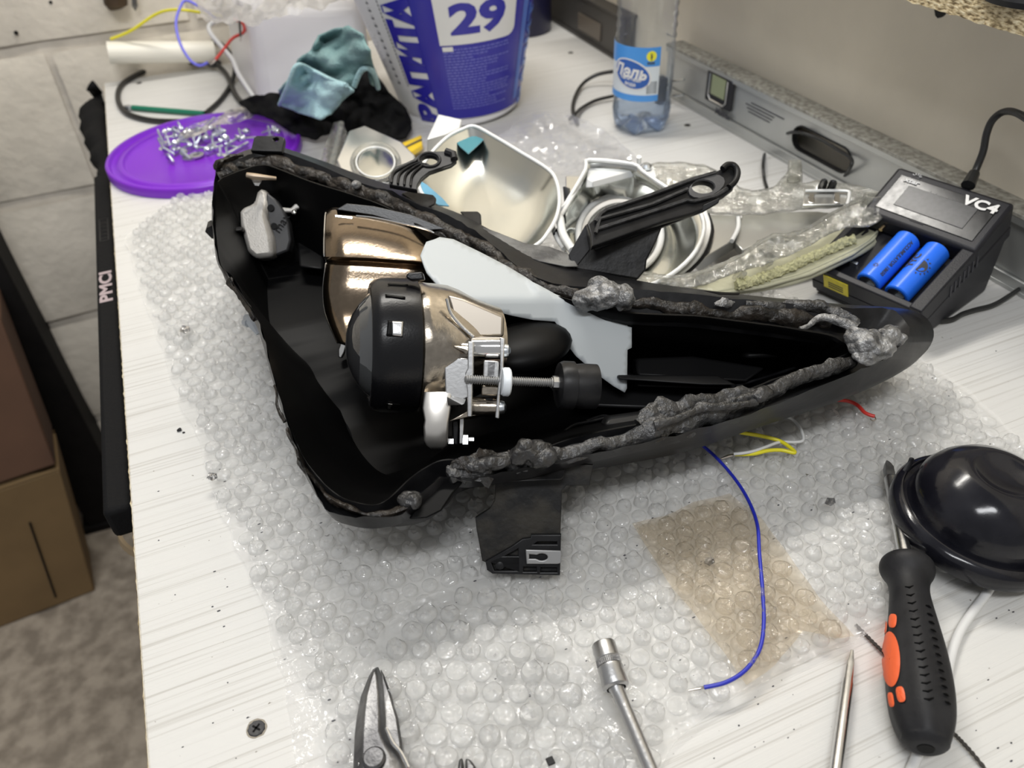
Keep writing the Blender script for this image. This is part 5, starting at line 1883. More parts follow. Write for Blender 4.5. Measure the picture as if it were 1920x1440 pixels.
for P in ([(1116, 418), (1126, 403), (1136, 396), (1220, 368), (1300, 338), (1340, 326)], [(1116, 440), (1124, 413), (1220, 386), (1288, 357)], [(1120, 432), (1210, 403), (1286, 378), (1300, 380), (1340, 370), (1362, 356)]):
    MB().tube([onpl(x, y, p1, n1) + n1 * .0016 for x, y in P], .0014, 6).build('arm_rib', mat('dusty_rib', (.035, .035, .037), .5, bump=.3, bscale=300, col2=(.012, .012, .013), vscale=200), root, smooth=30)
eo = [(1318 + 34 * math.cos(PI + k * PI / 8) + 6, 351 + 20 * math.sin(PI + k * PI / 8) - 9 * math.cos(PI + k * PI / 8)) for k in range(16)]
MB().loft([[onpl(x, y, p1, n1) + n1 * .0003 for x, y in circ(1318, 352, 21.5, 12.5, 16, PI)], [onpl(x, y, p1, n1) + n1 * .0014 for x, y in circ(1318, 352, 22.5, 13.5, 16, PI)], [onpl(x, y, p1, n1) + n1 * .0012 for x, y in eo], [onpl(x, y, p1, n1) - n1 * .0006 for x, y in eo]], True, False).build('eye_collar', mat('dusty_grey_collar', (.06, .06, .063), .5, bump=.2, bscale=200), root, smooth=30)
MB().tube(cr([onpl(x, y, p1, n1) + n1 * .003 for x, y in [(1352, 322), (1362, 314), (1374, 316), (1380, 328), (1376, 344), (1364, 356)]], 4), .0022, 8).build('arm_tip_wall', M_BLK, root, smooth=60)
slab3('arm_side', [(1112, 462), (1245, 414), (1300, 399), (1316, 392), (1318, 384), (1350, 370), (1348, 380), (1320, 396), (1244, 425), (1116, 470)], tb_ - .006, .006, M_BLK, root, bevel=.0006)

# lower mounting bracket with a steel clip
pa_, pbb = at(985, 900, .052), at(985, 1068, .0135)
vx = RIGHT
nb = (pa_ - pbb).cross(at(1050, 985, .03) - at(900, 985, .03)).normalized()
if nb.dot(FWD) > 0:
    nb = -nb
low = flatpoly('lower_bracket', [(918, 884), (1060, 868), (1112, 872), (1106, 911), (1062, 911), (1054, 920), (1051, 1000), (1050, 1076), (924, 1073), (914, 1066), (911, 1055), (904, 1052), (893, 990), (891, 971), (918, 954), (927, 938), (929, 904)], [], pbb, nb, .006, mat('dirty_black_plastic', (.009, .009, .0095), .55, spec=.25, bump=.4, bscale=150, col2=(.030, .027, .022), vscale=70), hh)
reg(low)
P = [(911, 1050), (960, 1022), (980, 1008), (995, 1006), (996, 1000), (1052, 1000), (1050, 1076), (924, 1073), (914, 1066)]
flatpoly('bracket_frame', P, [[(947, 1040), (972, 1026), (972, 1040)], [(922, 1052), (940, 1044), (972, 1044), (972, 1067), (928, 1067)], [(982, 1060), (1006, 1060), (1006, 1069), (982, 1069)], [(1014, 1061), (1044, 1061), (1044, 1070), (1014, 1070)],
         [(1002, 1018), (1008, 1013), (1044, 1013), (1044, 1018)]], pbb, nb, .004, M_BLK, low, up=.0036)
clip = flatpoly('steel_clip', [(986, 1026), (1051, 1028), (1053, 1034), (1052, 1051), (1046, 1053), (988, 1053)], [[(993, 1035), (1004, 1036)] + [(1016 + 11 * math.cos(a), 1040 + 6.5 * math.sin(a)) for a in [-2.5, -2, -1.5, -1, -.5, 0, .5, 1, 1.5, 2, 2.5]] + [(1004, 1043), (993, 1043)]], pbb, nb, .0014, mat('dull_grey_steel', (.30, .30, .30), .5, metal=.6), low, up=.0058, label='grey steel clip with a keyhole slot')
MB().lathe([(0, .0036), (.0016, .0036), (.0026, .003), (.003, 0)], onpl(938, 1057, pbb, nb) + nb * .0002, nb, 12).build('plastic_pin', M_BLK, low)
slab3('bracket_web', [(918, 884), (1060, 872), (1060, 892), (1054, 900), (920, 905)], lambda x, y: dz(x, y, .060), .01, M_DUSTY, low, bevel=.001)

# white clip at the left edge
cl = MB()
cl.tube([at(462, 596, .06), at(472, 600, .062), at(480, 612, .06), at(486, 626, .056)], [.003, .0042, .0036, .002], 8, jit=.3)
cl.tube([at(460, 604, .06), at(466, 606, .061)], .003, 8)
cl.build('grey_clip', mat('grey_clip_plastic', (.35, .37, .39), .35), hh, label='pale grey plastic clip on the left rim')
MB().tube([at(397, 420, .10), at(398, 432, .10), at(404, 444, .095)], [.003, .005, .003], 8).build('rim_bump', M_BLK, hh)


# sealant in the channel
def strand(px, name, m, r, jit=.55, dz_=0.0, sc=90, flat=.7, lab=None, seg=10):
    P = cr([at(x, y, zr(x, y) - .0015 + dz_) for x, y in px], 7)
    rs = r if not isinstance(r, list) else crs(r, 7)
    P = [p + wear(p * .35, .0022) for p in P]
    return MB().tube(P, rs, seg, jit=jit, sc=sc, flat=flat).build(name, m, hh, smooth=45, label=lab)


up1 = [(412, 322), (430, 312), (452, 304), (486, 300), (522, 304), (560, 318), (600, 328), (650, 348), (690, 362), (730, 378), (770, 398), (810, 420), (850, 436), (885, 452), (920, 476), (955, 508), (1000, 532), (1040, 546), (1085, 555)]
strand(up1, 'sealant_bead', M_SEAL, .0046, .7, -.002, 80)
strand([(x, y + 7) for x, y in up1[:-2]], 'sealant_bead', M_SEAL, .0032, .9, -.003, 140)
strand([(405, 315), (415, 308), (432, 300), (455, 290)], 'sealant_bead', M_SEAL, [.003, .005, .004, .002], .8, .001, 120)
strand([(408, 330), (420, 326), (440, 316)], 'sealant_bead', M_SEAL, .0045, .9, .0, 150)
strand([(1085, 556), (1130, 562), (1180, 566), (1240, 572), (1300, 584), (1350, 590), (1400, 586), (1450, 588), (1500, 600), (1560, 608)], 'sealant_bead', M_SEAL, [.003, .003, .0025, .004, .0045, .003, .0045, .006, .005, .003], .7, -.003, 100, .6)
strand([(1340, 571), (1360, 566), (1378, 562)], 'sealant_string', M_LUMP, [.001, .0028, .0012], .8, .002, 200)
strand([(1400, 570), (1440, 574), (1490, 572), (1540, 580), (1590, 600), (1610, 612)], 'sealant_bead', M_SEALG, [.002, .0032, .0036, .004, .004, .003], .7, 0, 110)
strand([(1500, 612), (1540, 600), (1575, 605), (1605, 618)], 'sealant_string', M_LUMP, [.0012, .0025, .0030, .003], .5, .002, 120)
strand([(1600, 675), (1570, 688), (1520, 704), (1470, 722), (1430, 742), (1390, 756), (1340, 772), (1290, 788), (1240, 802), (1180, 818), (1120, 834), (1060, 848), (1010, 856), (960, 864)], 'sealant_bead', M_SEALG, [.004, .0045, .0038, .004, .005, .0055, .0065, .007, .0065, .005, .0045, .004, .004, .004], .6, .0, 90, .6)
strand([(1460, 728), (1400, 738), (1340, 750), (1290, 762), (1240, 776), (1195, 796)], 'sealant_bead', M_SEALG, [.002, .004, .005, .0055, .006, .005], .8, .002, 110, .6)
strand([(1420, 750), (1350, 762), (1280, 780), (1230, 798)], 'sealant_string', M_SEALG, .0022, .6, .006, 90)
strand([(985, 868), (940, 872), (900, 878), (860, 886), (840, 894)], 'sealant_bead', M_SEALG, [.004, .0055, .0065, .005, .003], 1.0, .0, 130, .6)
strand([(960, 858), (920, 862), (880, 870), (850, 878)], 'sealant_bead', M_SEAL, [.003, .0045, .005, .003], 1.1, .002, 160, .6)
strand([(770, 930), (765, 950), (740, 960), (700, 962), (660, 958), (630, 944), (605, 925), (585, 895), (568, 872), (552, 835), (540, 805)], 'sealant_bead', M_SEAL, [.003, .0035, .003, .0028, .003, .003, .0028, .0024, .0022, .0020, .0016], .8, -.003, 120, .6)
strand([(534, 790), (524, 760), (514, 725)], 'sealant_bead', M_SEAL, .0012, .8, -.002, 150)
strand([(480, 600), (462, 572), (446, 548), (430, 527)], 'sealant_bead', M_SEAL, .0020, .8, -.002, 150)


def lump(px, parts, name, m, lab, jit=.38, sc=110):
    g = MB()
    for (x, y, dzz, rx, ry, rz) in parts:
        g.blob(at(x, y, zr(x, y) + dzz), rx, ry, rz, jit, sc, 4)
    return g.build(name, m, hh, smooth=60, label=lab)


lump(0, [(1110, 560, .004, .011, .008, .008), (1140, 556, .006, .012, .009, .008), (1165, 560, .005, .0085, .008, .008), (1120, 540, .007, .0065, .0055, .006), (1170, 548, .006, .005, .005, .005)], 'sealant_lump', M_LUMP, 'shiny grey sealant lump on the upper rim')
lump(0, [(1625, 645, .004, .010, .011, .008), (1610, 632, .006, .007, .007, .007), (1645, 655, .004, .010, .009, .007), (1668, 630, .005, .0085, .006, .006), (1685, 634, .004, .005, .004, .004), (1630, 665, .003, .009, .007, .005)], 'sealant_lump', M_LUMP, 'large shiny grey sealant lump in the right tip')
lump(0, [(1425, 742, .004, .009, .0045, .004), (1400, 748, .003, .007, .004, .004)], 'sealant_lump', M_SEALG, 'grey sealant lump on the lower right rim')
lump(0, [(992, 850, .003, .011, .007, .007), (1010, 858, .002, .008, .006, .006), (985, 838, .006, .006, .005, .005)], 'sealant_lump', M_SEALG, 'grey sealant lump on the lower rim')
lump(0, [(930, 866, .003, .010, .005, .004), (908, 872, .002, .009, .005, .004)], 'sealant_lump', M_SEALG, 'ragged grey sealant left of the lower lump')
lump(0, [(770, 938, -.002, .006, .006, .004)], 'sealant_lump', M_SEALG, 'small sealant clump at the lower corner')
lump(0, [(668, 345, .001, .0035, .003, .003)], 'sealant_lump', M_LUMP, 'pale sealant dab on the upper left rim')

# side ballast: pale cast casing at the left
slab3('ballast_side', [(499, 360), (515, 372), (530, 392), (540, 415), (545, 450), (540, 470), (520, 478), (512, 478), (498, 407)], .598, .012, mat('dark_ballast_side', (.03, .03, .032), .5), hh, bevel=.0015)
bal = slab3('ballast_case', [(482, 352), (499, 354), (503, 370), (498, 407), (510, 443), (513, 480), (478, 485), (462, 470), (456, 447), (449, 420), (448, 396), (455, 388), (474, 381)], lambda x, y: .590 + .0003 * max(0, 398 - y), .016, M_ALU, hh, bevel=.0035, label='pale grey cast casing at the left')
reg(bal)
for (x, y, r_) in [(508, 390, .0026), (514, 424, .0024)]:
    MB().lathe([(0, .0008), (r_, .0008), (r_, 0)], cd(x, y, .597), -FWD, 14).build('vent_hole', M_BLKIN, bal)
text('ballast_marking', 'max', .009, frame(cd(528, 418, .5965), (-DOWN * .75 + RIGHT * .5), (-RIGHT * .5 - DOWN * .5)), M_BLKIN, bal)
ssp = [cd(474 + k * 3, 337 + k * 1.0, .586) for k in range(8)]
MB().tube([cd(463, 329, .583), cd(478, 331, .583), cd(518, 335, .588)], [.0022, .0024, .0014], 10).build('spring_pin', mat('bronze_pin', (.5, .40, .30), .3, metal=1), bal)
for k in range(6):
    w_ = 12 - k * 1.6
    MB().tube([cd(482 - w_, 334 + k * 2.6, .588), cd(482 + w_, 335 + k * 2.6, .588)], .0006, 6).build('spring_turn', M_STEEL, bal)
slab3('side_lever', [(525, 388), (545, 390), (552, 382), (566, 379), (567, 388), (556, 392), (547, 398), (528, 398)], .603, .004, M_ALU, bal)
MB().blob(cd(552, 398, .601), .0025, .003, .002, 0, 1, 2).build('ball_pin', M_CHROME, bal)

# metallised reflector bowl
cols = [[(612, 396), (611, 402), (609, 440), (609, 481), (613, 488), (612, 497), (607, 545), (612, 590), (634, 642)],
        [(632, 391), (634, 404), (634, 442), (636, 481), (634, 490), (634, 499), (626, 545), (634, 592), (650, 648)],
        [(690, 402), (690, 410), (690, 446), (690, 483), (690, 492), (690, 502), (690, 548), (690, 596), (680, 645)],
        [(760, 420), (755, 424), (752, 456), (750, 487), (750, 496), (750, 506), (750, 552), (745, 600), (720, 650)],
        [(800, 430), (797, 440), (795, 464), (792, 490), (792, 499), (792, 510), (792, 552), (780, 600), (750, 650)],
        [(845, 445), (842, 456), (840, 475), (838, 498), (838, 506), (838, 516), (838, 556), (820, 600), (790, 650)]]
doff = [.556, .548, .533, .523, .527, .518, .517, .511, .496]
rings = []
for ci, c_ in enumerate(cols):
    ring_ = []
    for ri, (x, y) in enumerate(c_):
        d = doff[ri] + [.010, .001, 0, 0, .003, .010][ci]
        ring_.append(cd(x, y, d))
    rings.append(ring_)
# refine across rows with Catmull-Rom between the creases
fine = []
for ring_ in rings:
    a = cr(ring_[0:2], 2)[:-1] + cr(ring_[1:4], 5)[:-1] + cr(ring_[3:6], 3)[:-1] + cr(ring_[5:9], 6)
    fine.append(a)
fin2 = []
for i in range(len(fine[0])):
    fin2.append(cr([r_[i] for r_ in fine], 4))
g = MB()
n_, m2 = len(fin2), len(fin2[0])
for r_ in fin2:
    g.v += r_
for i in range(n_ - 1):
    for j in range(m2 - 1):
        g.f.append((i * m2 + j, (i + 1) * m2 + j, (i + 1) * m2 + j + 1, i * m2 + j + 1))
refl = g.build('reflector', M_CHRB, hh, smooth=28, solid=.0018, label='metallised reflector with dark brown reflections in its colour')
reg(refl)
MB().tube(cr([r_[0] for r_ in fin2][::1], 1), .0011, 8).build('reflector_edge', M_CHROME, refl, smooth=60)
slab3('reflector_top', [(628, 393), (650, 381), (700, 386), (770, 402), (840, 430), (800, 432), (700, 404)], .548, .006, M_RING, refl, bevel=.0006)
slab3('slot', [(627, 402), (662, 406), (661, 411), (628, 407)], .5405, .001, M_CHROME, refl, bevel=.0004)
MB().tube(cr([cd(x, y, .5395) for x, y in [(668, 405), (700, 408), (750, 418), (800, 430), (825, 446)]], 4), .0008, 6).build('trim_line', M_CHROME, refl)
slab3('chrome_hook', [(634, 655), (640, 640), (650, 646), (646, 660), (640, 672), (634, 670)], .55, .004, M_CHROME, refl, bevel=.0008)

# bi-LED projector
AX = (cd(705, 650, .4365) - cd(800, 651, .4430)).normalized()     # towards the lens
PC = cd(778, 648, .462)
pj = MB().lathe([(.0335, -.001), (.0385, 0), (.0388, .003), (.0388, .016), (.0384, .0200), (.0374, .0235), (.0350, .0262), (.0325, .0264), (.0318, .018)], PC, AX, 96).build('projector_ring', M_RING, hh, smooth=40, label='black enamelled lens ring')
reg(pj)
lens = MB().lathe([(0, .0395), (.006, .0392), (.012, .0380), (.018, .0356), (.0232, .0324)], PC, AX, 72).build('lens', M_LENS, pj, smooth=80)
MB().lathe([(.0232, .0324), (.027, .0290), (.0295, .0262), (.0300, .020)], PC, AX, 72).build('lens_edge', mat('lens_edge_glass', (.055, .057, .058), .05, coat=1.0), pj, smooth=80)
MB().lathe([(.0296, .0262), (.0322, .0262), (.0326, .0240), (.0322, .022)], PC, AX, 72).build('lens_rim', M_STEEL, pj, smooth=60)


def ringpt(px, py, h=None):
    """point on the ring's skin seen at a pixel"""
    d = dirw(px, py)
    o_ = EYE - PC
    dp, op = d - AX * d.dot(AX), o_ - AX * o_.dot(AX)
    a, b_, c_ = dp.dot(dp), 2 * dp.dot(op), op.dot(op) - .0388 ** 2
    t = (-b_ - math.sqrt(max(0, b_ * b_ - 4 * a * c_))) / (2 * a)
    return EYE + d * t


def ringpatch(px, off, name, m, k=6):
    (x0, y0), (x1, y1), (x2, y2), (x3, y3) = px
    g = MB()
    for i in range(k + 1):
        for j in range(k + 1):
            u, v_ = i / k, j / k
            x = (x0 * (1 - u) + x1 * u) * (1 - v_) + (x3 * (1 - u) + x2 * u) * v_
            y = (y0 * (1 - u) + y1 * u) * (1 - v_) + (y3 * (1 - u) + y2 * u) * v_
            p = ringpt(x, y)
            c_ = PC + AX * (p - PC).dot(AX)
            g.v.append(p + (p - c_).normalized() * off)
    for i in range(k):
        for j in range(k):
            a = i * (k + 1) + j
            g.f.append((a, a + 1, a + k + 2, a + k + 1))
    return g.build(name, m, pj, solid=.0004)


ringpatch([(727, 601), (757, 603), (755, 632), (724, 630)], .0003, 'window', M_BLKIN)
ringpatch([(735, 603), (756, 604), (754, 631), (736, 629)], .0006, 'window_tab', M_STEEL)
ringpatch([(724, 755), (752, 757), (750, 769), (725, 767)], .0003, 'window', M_BLKIN)
ringpatch([(728, 755), (736, 756), (732, 764), (727, 763)], .0006, 'window_tab', M_STEEL)
ringpatch([(727, 533), (765, 535), (765, 537), (727, 535)], .0005, 'slit', M_BLKIN)
ringpatch([(722, 553), (760, 558), (760, 561), (722, 556)], .0005, 'slit', M_BLKIN)
slab3('ring_tab', [(760, 520), (764, 511), (792, 509), (796, 524), (770, 526)], dep(PC) - .026, .006, M_RING, pj)

# metallised lamp body behind the ring
bd = -AX
R0 = .0370
perp_up = (-DOWN - AX * (-DOWN).dot(AX)).normalized()
perp_f = perp_up.cross(AX).normalized()
if perp_f.dot(-FWD) < 0:
    perp_f = -perp_f


def bodyring(h, up_r, dn_r, fr, lobe=0.0, n=48, cup=0):
    out = []
    for k in range(n):
        a = 2 * PI * k / n
        c_, s_ = math.cos(a), math.sin(a)
        ru = up_r if s_ > 0 else dn_r
        q = 1 + lobe * math.cos(3 * a + .6) + lobe * .6 * math.cos(7 * a)
        out.append(PC + bd * h + perp_up * (s_ * ru * q + cup) + perp_f * (c_ * fr * q))
    return out


g = MB().loft([bodyring(.0005, .036, .038, .036, 0), bodyring(.002, .0370, .0390, .0370, .0), bodyring(.006, .0365, .0385, .0365, .010), bodyring(.012, .0360, .0380, .036, .02), bodyring(.019, .0350, .0365, .0355, .03),
               bodyring(.026, .0325, .034, .034, .03), bodyring(.034, .0285, .031, .032, .02), bodyring(.043, .0250, .026, .030, .0), bodyring(.0485, .0235, .023, .029, .0), bodyring(.0490, .020, .020, .026, 0)], True, True)
body_ = g.build('lamp_body', M_CHRS, hh, smooth=50, label='satin chrome cast lamp body')
reg(body_)
tD = dep(PC) - .034                    # view distance of the body's near side
# raised rear cover and the ridges
slab3('rear_cover', [(832, 668), (880, 672), (880, 745), (868, 750), (835, 742)], tD + .004, .006, M_STEEL, body_, bevel=.0008)
slab3('upper_cover', [(838, 552), (870, 560), (945, 592), (944, 631), (890, 632), (870, 620), (848, 590)], tD + .010, .012, mat('matt_bronze_cover', (.40, .36, .31), .4, metal=1.0), body_, bevel=.0015)
for P in ([(838, 560), (846, 588), (866, 612), (888, 632)], [(796, 668), (834, 668)], [(796, 674), (834, 674)], [(796, 640), (880, 648)]):
    MB().tube(cr([cd(x, y, tD + .0045) for x, y in P], 4), .0011, 8).build('cast_ridge', M_CHROME, body_, smooth=60)
MB().tube([cd(852, 650, tD + .002), cd(872, 656, tD + .001), cd(878, 660, tD + .001)], [.0006, .0022, .0028], 8).build('cast_gusset', M_CHRS, body_)
g = MB()
g.loft([[cd(836, 742, tD + .004), cd(874, 748, tD + .004), cd(866, 762, tD + .004), cd(836, 764, tD + .004)], [cd(838, 744, tD - .001), cd(870, 757, tD - .002), cd(866, 759, tD - .002), cd(840, 760, tD + .001)]], True, True)
g.build('cast_gusset', M_CHROME, body_)
MB().loft([[cd(842, 790, tD + .003), cd(880, 768, tD + .003), cd(936, 772, tD + .003), (cd(880, 782, tD + .003))], [cd(844, 788, tD + .010), cd(880, 770, tD + .010), cd(936, 776, tD + .010), (cd(880, 786, tD + .010))]], True, True).build('cast_gusset', M_CHRS, body_, bevel=.0005)
# lower tongue
def tong(y, x0, x1, t):
    out = []
    for k in range(16):
        a = 2 * PI * k / 16
        c_, s_ = math.cos(a), math.sin(a)
        sx_ = math.copysign(abs(c_) ** .22, c_)
        sz_ = math.copysign(abs(s_) ** .22, s_)
        out.append(cd((x0 + x1) / 2 + (x1 - x0) / 2 * sx_, y, t + .009 + .009 * -sz_))
    return out


MB().loft([tong(735, 795, 850, tD + .004), tong(765, 792, 846, tD + .002), tong(788, 796, 842, tD + .002), tong(800, 794, 841, tD + .002), tong(825, 795, 840, tD + .004), tong(836, 800, 838, tD + .006), tong(842, 808, 830, tD + .010)], True, True).build('lower_tongue', mat('pearl_chrome', (.80, .77, .72), .3, metal=.9), body_, smooth=60)
slab3('fan_plate', [(862, 782), (870, 782), (868, 832), (861, 832)], tD + .012, .006, M_STEEL, body_, bevel=.0003)
slab3('fan_body', [(847, 790), (860, 786), (860, 836), (848, 834)], tD + .013, .008, M_RING, body_, bevel=.001)
for (x, y, r_) in [(873, 820, .0022), (873, 829, .0028), (884, 824, .0018), (846, 828, .0028)]:
    MB().tube([cd(x - 5, y, tD + .014), cd(x + 5, y, tD + .014)], r_, 6).build('nut', M_STEEL, body_, smooth=0)
# fixing frame: two plates, bosses, clip and screws
frm = slab3('frame_plate', [(877, 640), (888, 640), (888, 700), (886, 705), (886, 735), (885, 782), (876, 782), (876, 735), (872, 700), (877, 690)], tD - .002, .010, M_STEEL, hh, bevel=.0006, label='bright steel fixing frame')
reg(frm)
slab3('end_plate', [(937, 632), (947, 634), (944, 690), (938, 735), (936, 786), (928, 784), (934, 720), (938, 690)], tD - .002, .012, M_STEEL, frm, bevel=.0006)
for (ya_, yb_, x0, x1) in [(631, 673, 884, 940), (744, 781, 884, 934)]:
    a_, b_ = cd(x0, (ya_ + yb_) / 2, tD + .006), cd(x1, (ya_ + yb_) / 2 + 1, tD + .006)
    r_ = (yb_ - ya_) / 2 * (tD + .006) / F
    MB().lathe([(0, 0), (r_ * .95, 0), (r_, .0006), (r_, (b_ - a_).length), (r_ * .6, (b_ - a_).length)], a_, b_ - a_, 32).build('boss', M_CHRS if ya_ > 700 else M_CHROME, frm)
for (x, y) in [(949, 658), (941, 764)]:
    a_ = cd(x - 3, y, tD + .002)
    MB().lathe([(0, .0034), (.0016, .0032), (.0034, .0022), (.0038, .0006), (.0038, -.002)], a_, RIGHT, 20).build('screw_head', M_ZINC, frm)
g = MB()
slab3('clip', [(907, 675), (936, 677), (936, 712), (905, 710)], tD - .001, .006, M_STEEL, frm, bevel=.0008)
slab3('clip_slot', [(915, 678), (928, 679), (926, 706), (914, 705)], tD - .0018, .001, M_DSTEEL, frm, bevel=0)
slab3('clip', [(903, 722), (936, 724), (934, 742), (902, 741)], tD + .003, .004, M_CHRS, frm, bevel=.0008)
slab3('clip_slot', [(910, 746), (924, 747), (924, 751), (910, 750)], tD - .001, .001, M_BLKIN, frm, bevel=0)
# adjusting screw
a_, b_ = cd(870, 711, tD - .003), cd(1046, 718, tD + .006)
L = (b_ - a_).length
prf = [(0, 0), (.0016, .0003)]
h = .0006
while h < L - .004:
    prf += [(.0019, h), (.0026, h + .00045), (.0026, h + .0006), (.0019, h + .00105)]
    h += .0012
prf += [(.0026, L - .004), (.003, L - .0038), (.003, L), (0, L)]
scw = MB().lathe(prf, a_, b_ - a_, 20).build('adjusting_screw', mat('dull_threaded_steel', (.42, .42, .42), .38, metal=.9), hh, smooth=0, label='threaded steel adjusting screw')
reg(scw)
MB().lathe([(0, .0024), (.007, .0024), (.0078, .0016), (.0078, -.001), (.007, -.0022), (0, -.0022)], cd(948, 716, tD - .001), b_ - a_, 28).build('nylon_washer', M_NYL, scw)
g = MB().lathe([(0, -.001), (.0095, 0), (.0125, .001), (.0135, .003), (.0135, .009), (.012, .0095), (.0125, .014), (.0125, .022)], cd(1044, 722, tD + .010), b_ - a_, 32)
g.build('screw_boot', M_BLK, scw)
MB().lathe([(.003, 0), (.004, .0006), (.004, .005), (.003, .0056)], cd(1034, 718, tD + .0055), b_ - a_, 8).build('hex_collar', M_STEEL, scw, smooth=0)

# black domed back cover deep in the housing, behind the screw
g = MB().blob(cd(985, 650, tD + .060), .030, .022, .010, .02, 10, 3)
g.build('dome_relief', M_BLKIN, hh)

# pale grey plate running across the housing
PL = [(788, 480), (793, 468), (799, 455), (815, 450), (824, 446), (850, 450), (900, 474), (950, 500), (1000, 530), (1040, 552), (1080, 568), (1130, 578), (1182, 588), (1182, 605), (1176, 606), (1176, 612), (1184, 614), (1184, 652), (1176, 656), (1175, 728), (1171, 736), (1150, 724), (1120, 702), (1080, 668), (1055, 636), (1044, 608), (1040, 603), (1000, 600), (960, 592), (925, 583), (915, 577), (880, 568), (845, 552), (820, 535), (800, 512), (795, 500)]


def pld(x, y):
    t = .50
    t = .495 + .00010 * (x - 800) + .00035 * max(0, 560 - y) * (1 if x < 1000 else .6)
    if x > 1040:
        t -= .00006 * (x - 1040)
    return t


v, f = sheetmesh(PL, lambda x, y: cd(x, y, pld(x, y) - .021), 9)
MB().add(v, f).build('grey_plate', M_CARD, hh, smooth=60, solid=.0014, label='pale grey thin plate across the housing')

# ------------------------------------------------------------------ foreground things
# wires coming out from under the housing
bz = .0105
bwz = lambda x, y: .0105
t = thing('blue_wire', 'long blue wire lying in a curve over the tan bubble wrap', 'wire', at(1425, 1060, bz))
P = [at(x, y, z) for x, y, z in [(1285, 815, .03), (1310, 830, .014), (1343, 858, .010), (1378, 898, .010), (1404, 940, .0105), (1420, 985, .0125), (1424, 1040, .0135), (1430, 1110, .0135), (1432, 1170, .0135), (1424, 1218, .0135), (1398, 1256, .0135), (1362, 1279, .0130), (1320, 1289, .0115)]]
MB().tube(cr(P, 8), .00105, 10).build('insulation', M_BLW, t, smooth=60)
MB().tube([P[-1], at(1305, 1292, .011), at(1290, 1295, .0105)], [.0006, .0006, .0004], 6).build('bare_end', M_COP, t, smooth=60)
t = thing('yellow_wire', 'yellow wire bent in a loop on the bubble wrap below the housing', 'wire', at(1430, 830, bz))
P = [at(x, y, z) for x, y, z in [(1350, 798, .03), (1385, 810, .018), (1425, 817, .0125), (1460, 826, .011), (1480, 838, .011), (1490, 849, .011), (1465, 844, .0112), (1440, 845, .0115), (1412, 851, .0108), (1378, 852, .0105)]]
MB().tube(cr(P, 6), .00125, 10).build('insulation', M_YELW, t, smooth=60)
MB().tube([P[-1], at(1366, 855, .0105), at(1352, 860, .010)], [.0007, .0009, .0005], 6, jit=.5, sc=600).build('bare_end', M_COP, t, smooth=60)
t = thing('white_wire', 'white wire twisted together with the yellow wire end below the housing', 'wire', at(1450, 840, bz))
P = [at(x, y, z) for x, y, z in [(1452, 776, .014), (1482, 784, .011), (1500, 802, .0105), (1506, 824, .0105), (1492, 829, .0105), (1462, 829, .0105), (1436, 838, .012), (1412, 846, .0128), (1390, 850, .0128), (1376, 851, .0118)]]
MB().tube(cr(P, 6), .0010, 10).build('insulation', M_WHW, t, smooth=60)
t = thing('red_wire', 'short red wire with bare hooked end right of the housing', 'wire', at(1600, 760, bz))
P = [at(x, y, z) for x, y, z in [(1530, 742, .022), (1562, 749, .014), (1590, 752, .0115), (1608, 760, .011), (1622, 774, .011), (1640, 781, .011)]]
MB().tube(cr(P, 6), .00125, 10).build('insulation', M_REDW, t, smooth=60)
MB().tube(cr([at(1640, 781, .011), at(1642, 786, .0105), at(1636, 789, .0105), at(1632, 785, .011)], 4), .00045, 6).build('bare_end', M_COP, t, smooth=60)

# domed rubber cap resting on the screwdriver shaft
NRM = (Vector((0, 0, 1)) * 1.0 + Vector((-.02, .02, 0))).normalized()
dn = (Vector((0, 0, 1)) + RIGHT * .11).normalized()
dc_ = at(1836, 964, .0215)
dm = thing('domed_cap', 'glossy black domed rubber dust cap lying beside the screwdriver', 'dust cap', (dc_.x, dc_.y, 0))
RF = .0455
MB().lathe([(RF - .004, -.009), (RF, -.009), (RF + .0012, -.005), (RF + .001, .0), (RF - .001, .0030), (RF - .0035, .0036), (RF - .0042, .0020), (RF - .0065, .0015), (RF - .0075, .003), (RF - .0078, .008), (RF - .0085, .014),
            (RF - .0120, .021), (RF - .018, .0275), (RF - .025, .0315), (RF - .0285, .0325), (RF - .0305, .0318), (RF - .034, .0295), (.006, .0285), (0, .0284)], dc_, dn, 96).build('cap_shell', M_GLOSS, dm, smooth=50)
a_ = dc_ + Vector((0, 0, .0))
tabp = at(1692, 872, .030)
MB().tube(cr([at(1690, 912, .022), at(1695, 890, .026), at(1706, 868, .031), at(1710, 858, .034)], 4), [.0022] * 4 + [.002] * 4 + [.0016] * 4 + [.0008], 8, flat=.5).build('pull_tab', M_RUB, dm, smooth=60)

# big screwdriver
sd = thing('paw_screwdriver', 'black screwdriver with orange paw print on its handle, tip under the domed cap', 'screwdriver', at(1715, 1250, 0))
ha, hb = at(1699, 1052, .0175), at(1736, 1404, .0178)
hx = (hb - ha).normalized()
HL = (hb - ha).length
rp_ = lambda px, t_: px * (dep(ha) * (1 - t_) + dep(hb) * t_) / F
prof = [(0, 0), (rp_(30, 0), .0), (rp_(44, 0), .0022), (rp_(48, .03), .0052), (rp_(46, .06), .0085), (rp_(38, .12), .0135), (rp_(35, .2), .020), (rp_(38, .28), HL * .27), (rp_(46, .4), HL * .40), (rp_(55, .55), HL * .55), (rp_(60, .68), HL * .68), (rp_(61, .78), HL * .78),
        (rp_(58, .87), HL * .87), (rp_(50, .93), HL * .94), (rp_(42, .97), HL * .975), (rp_(30, 1), HL * .995), (rp_(22, 1), HL), (0, HL)]
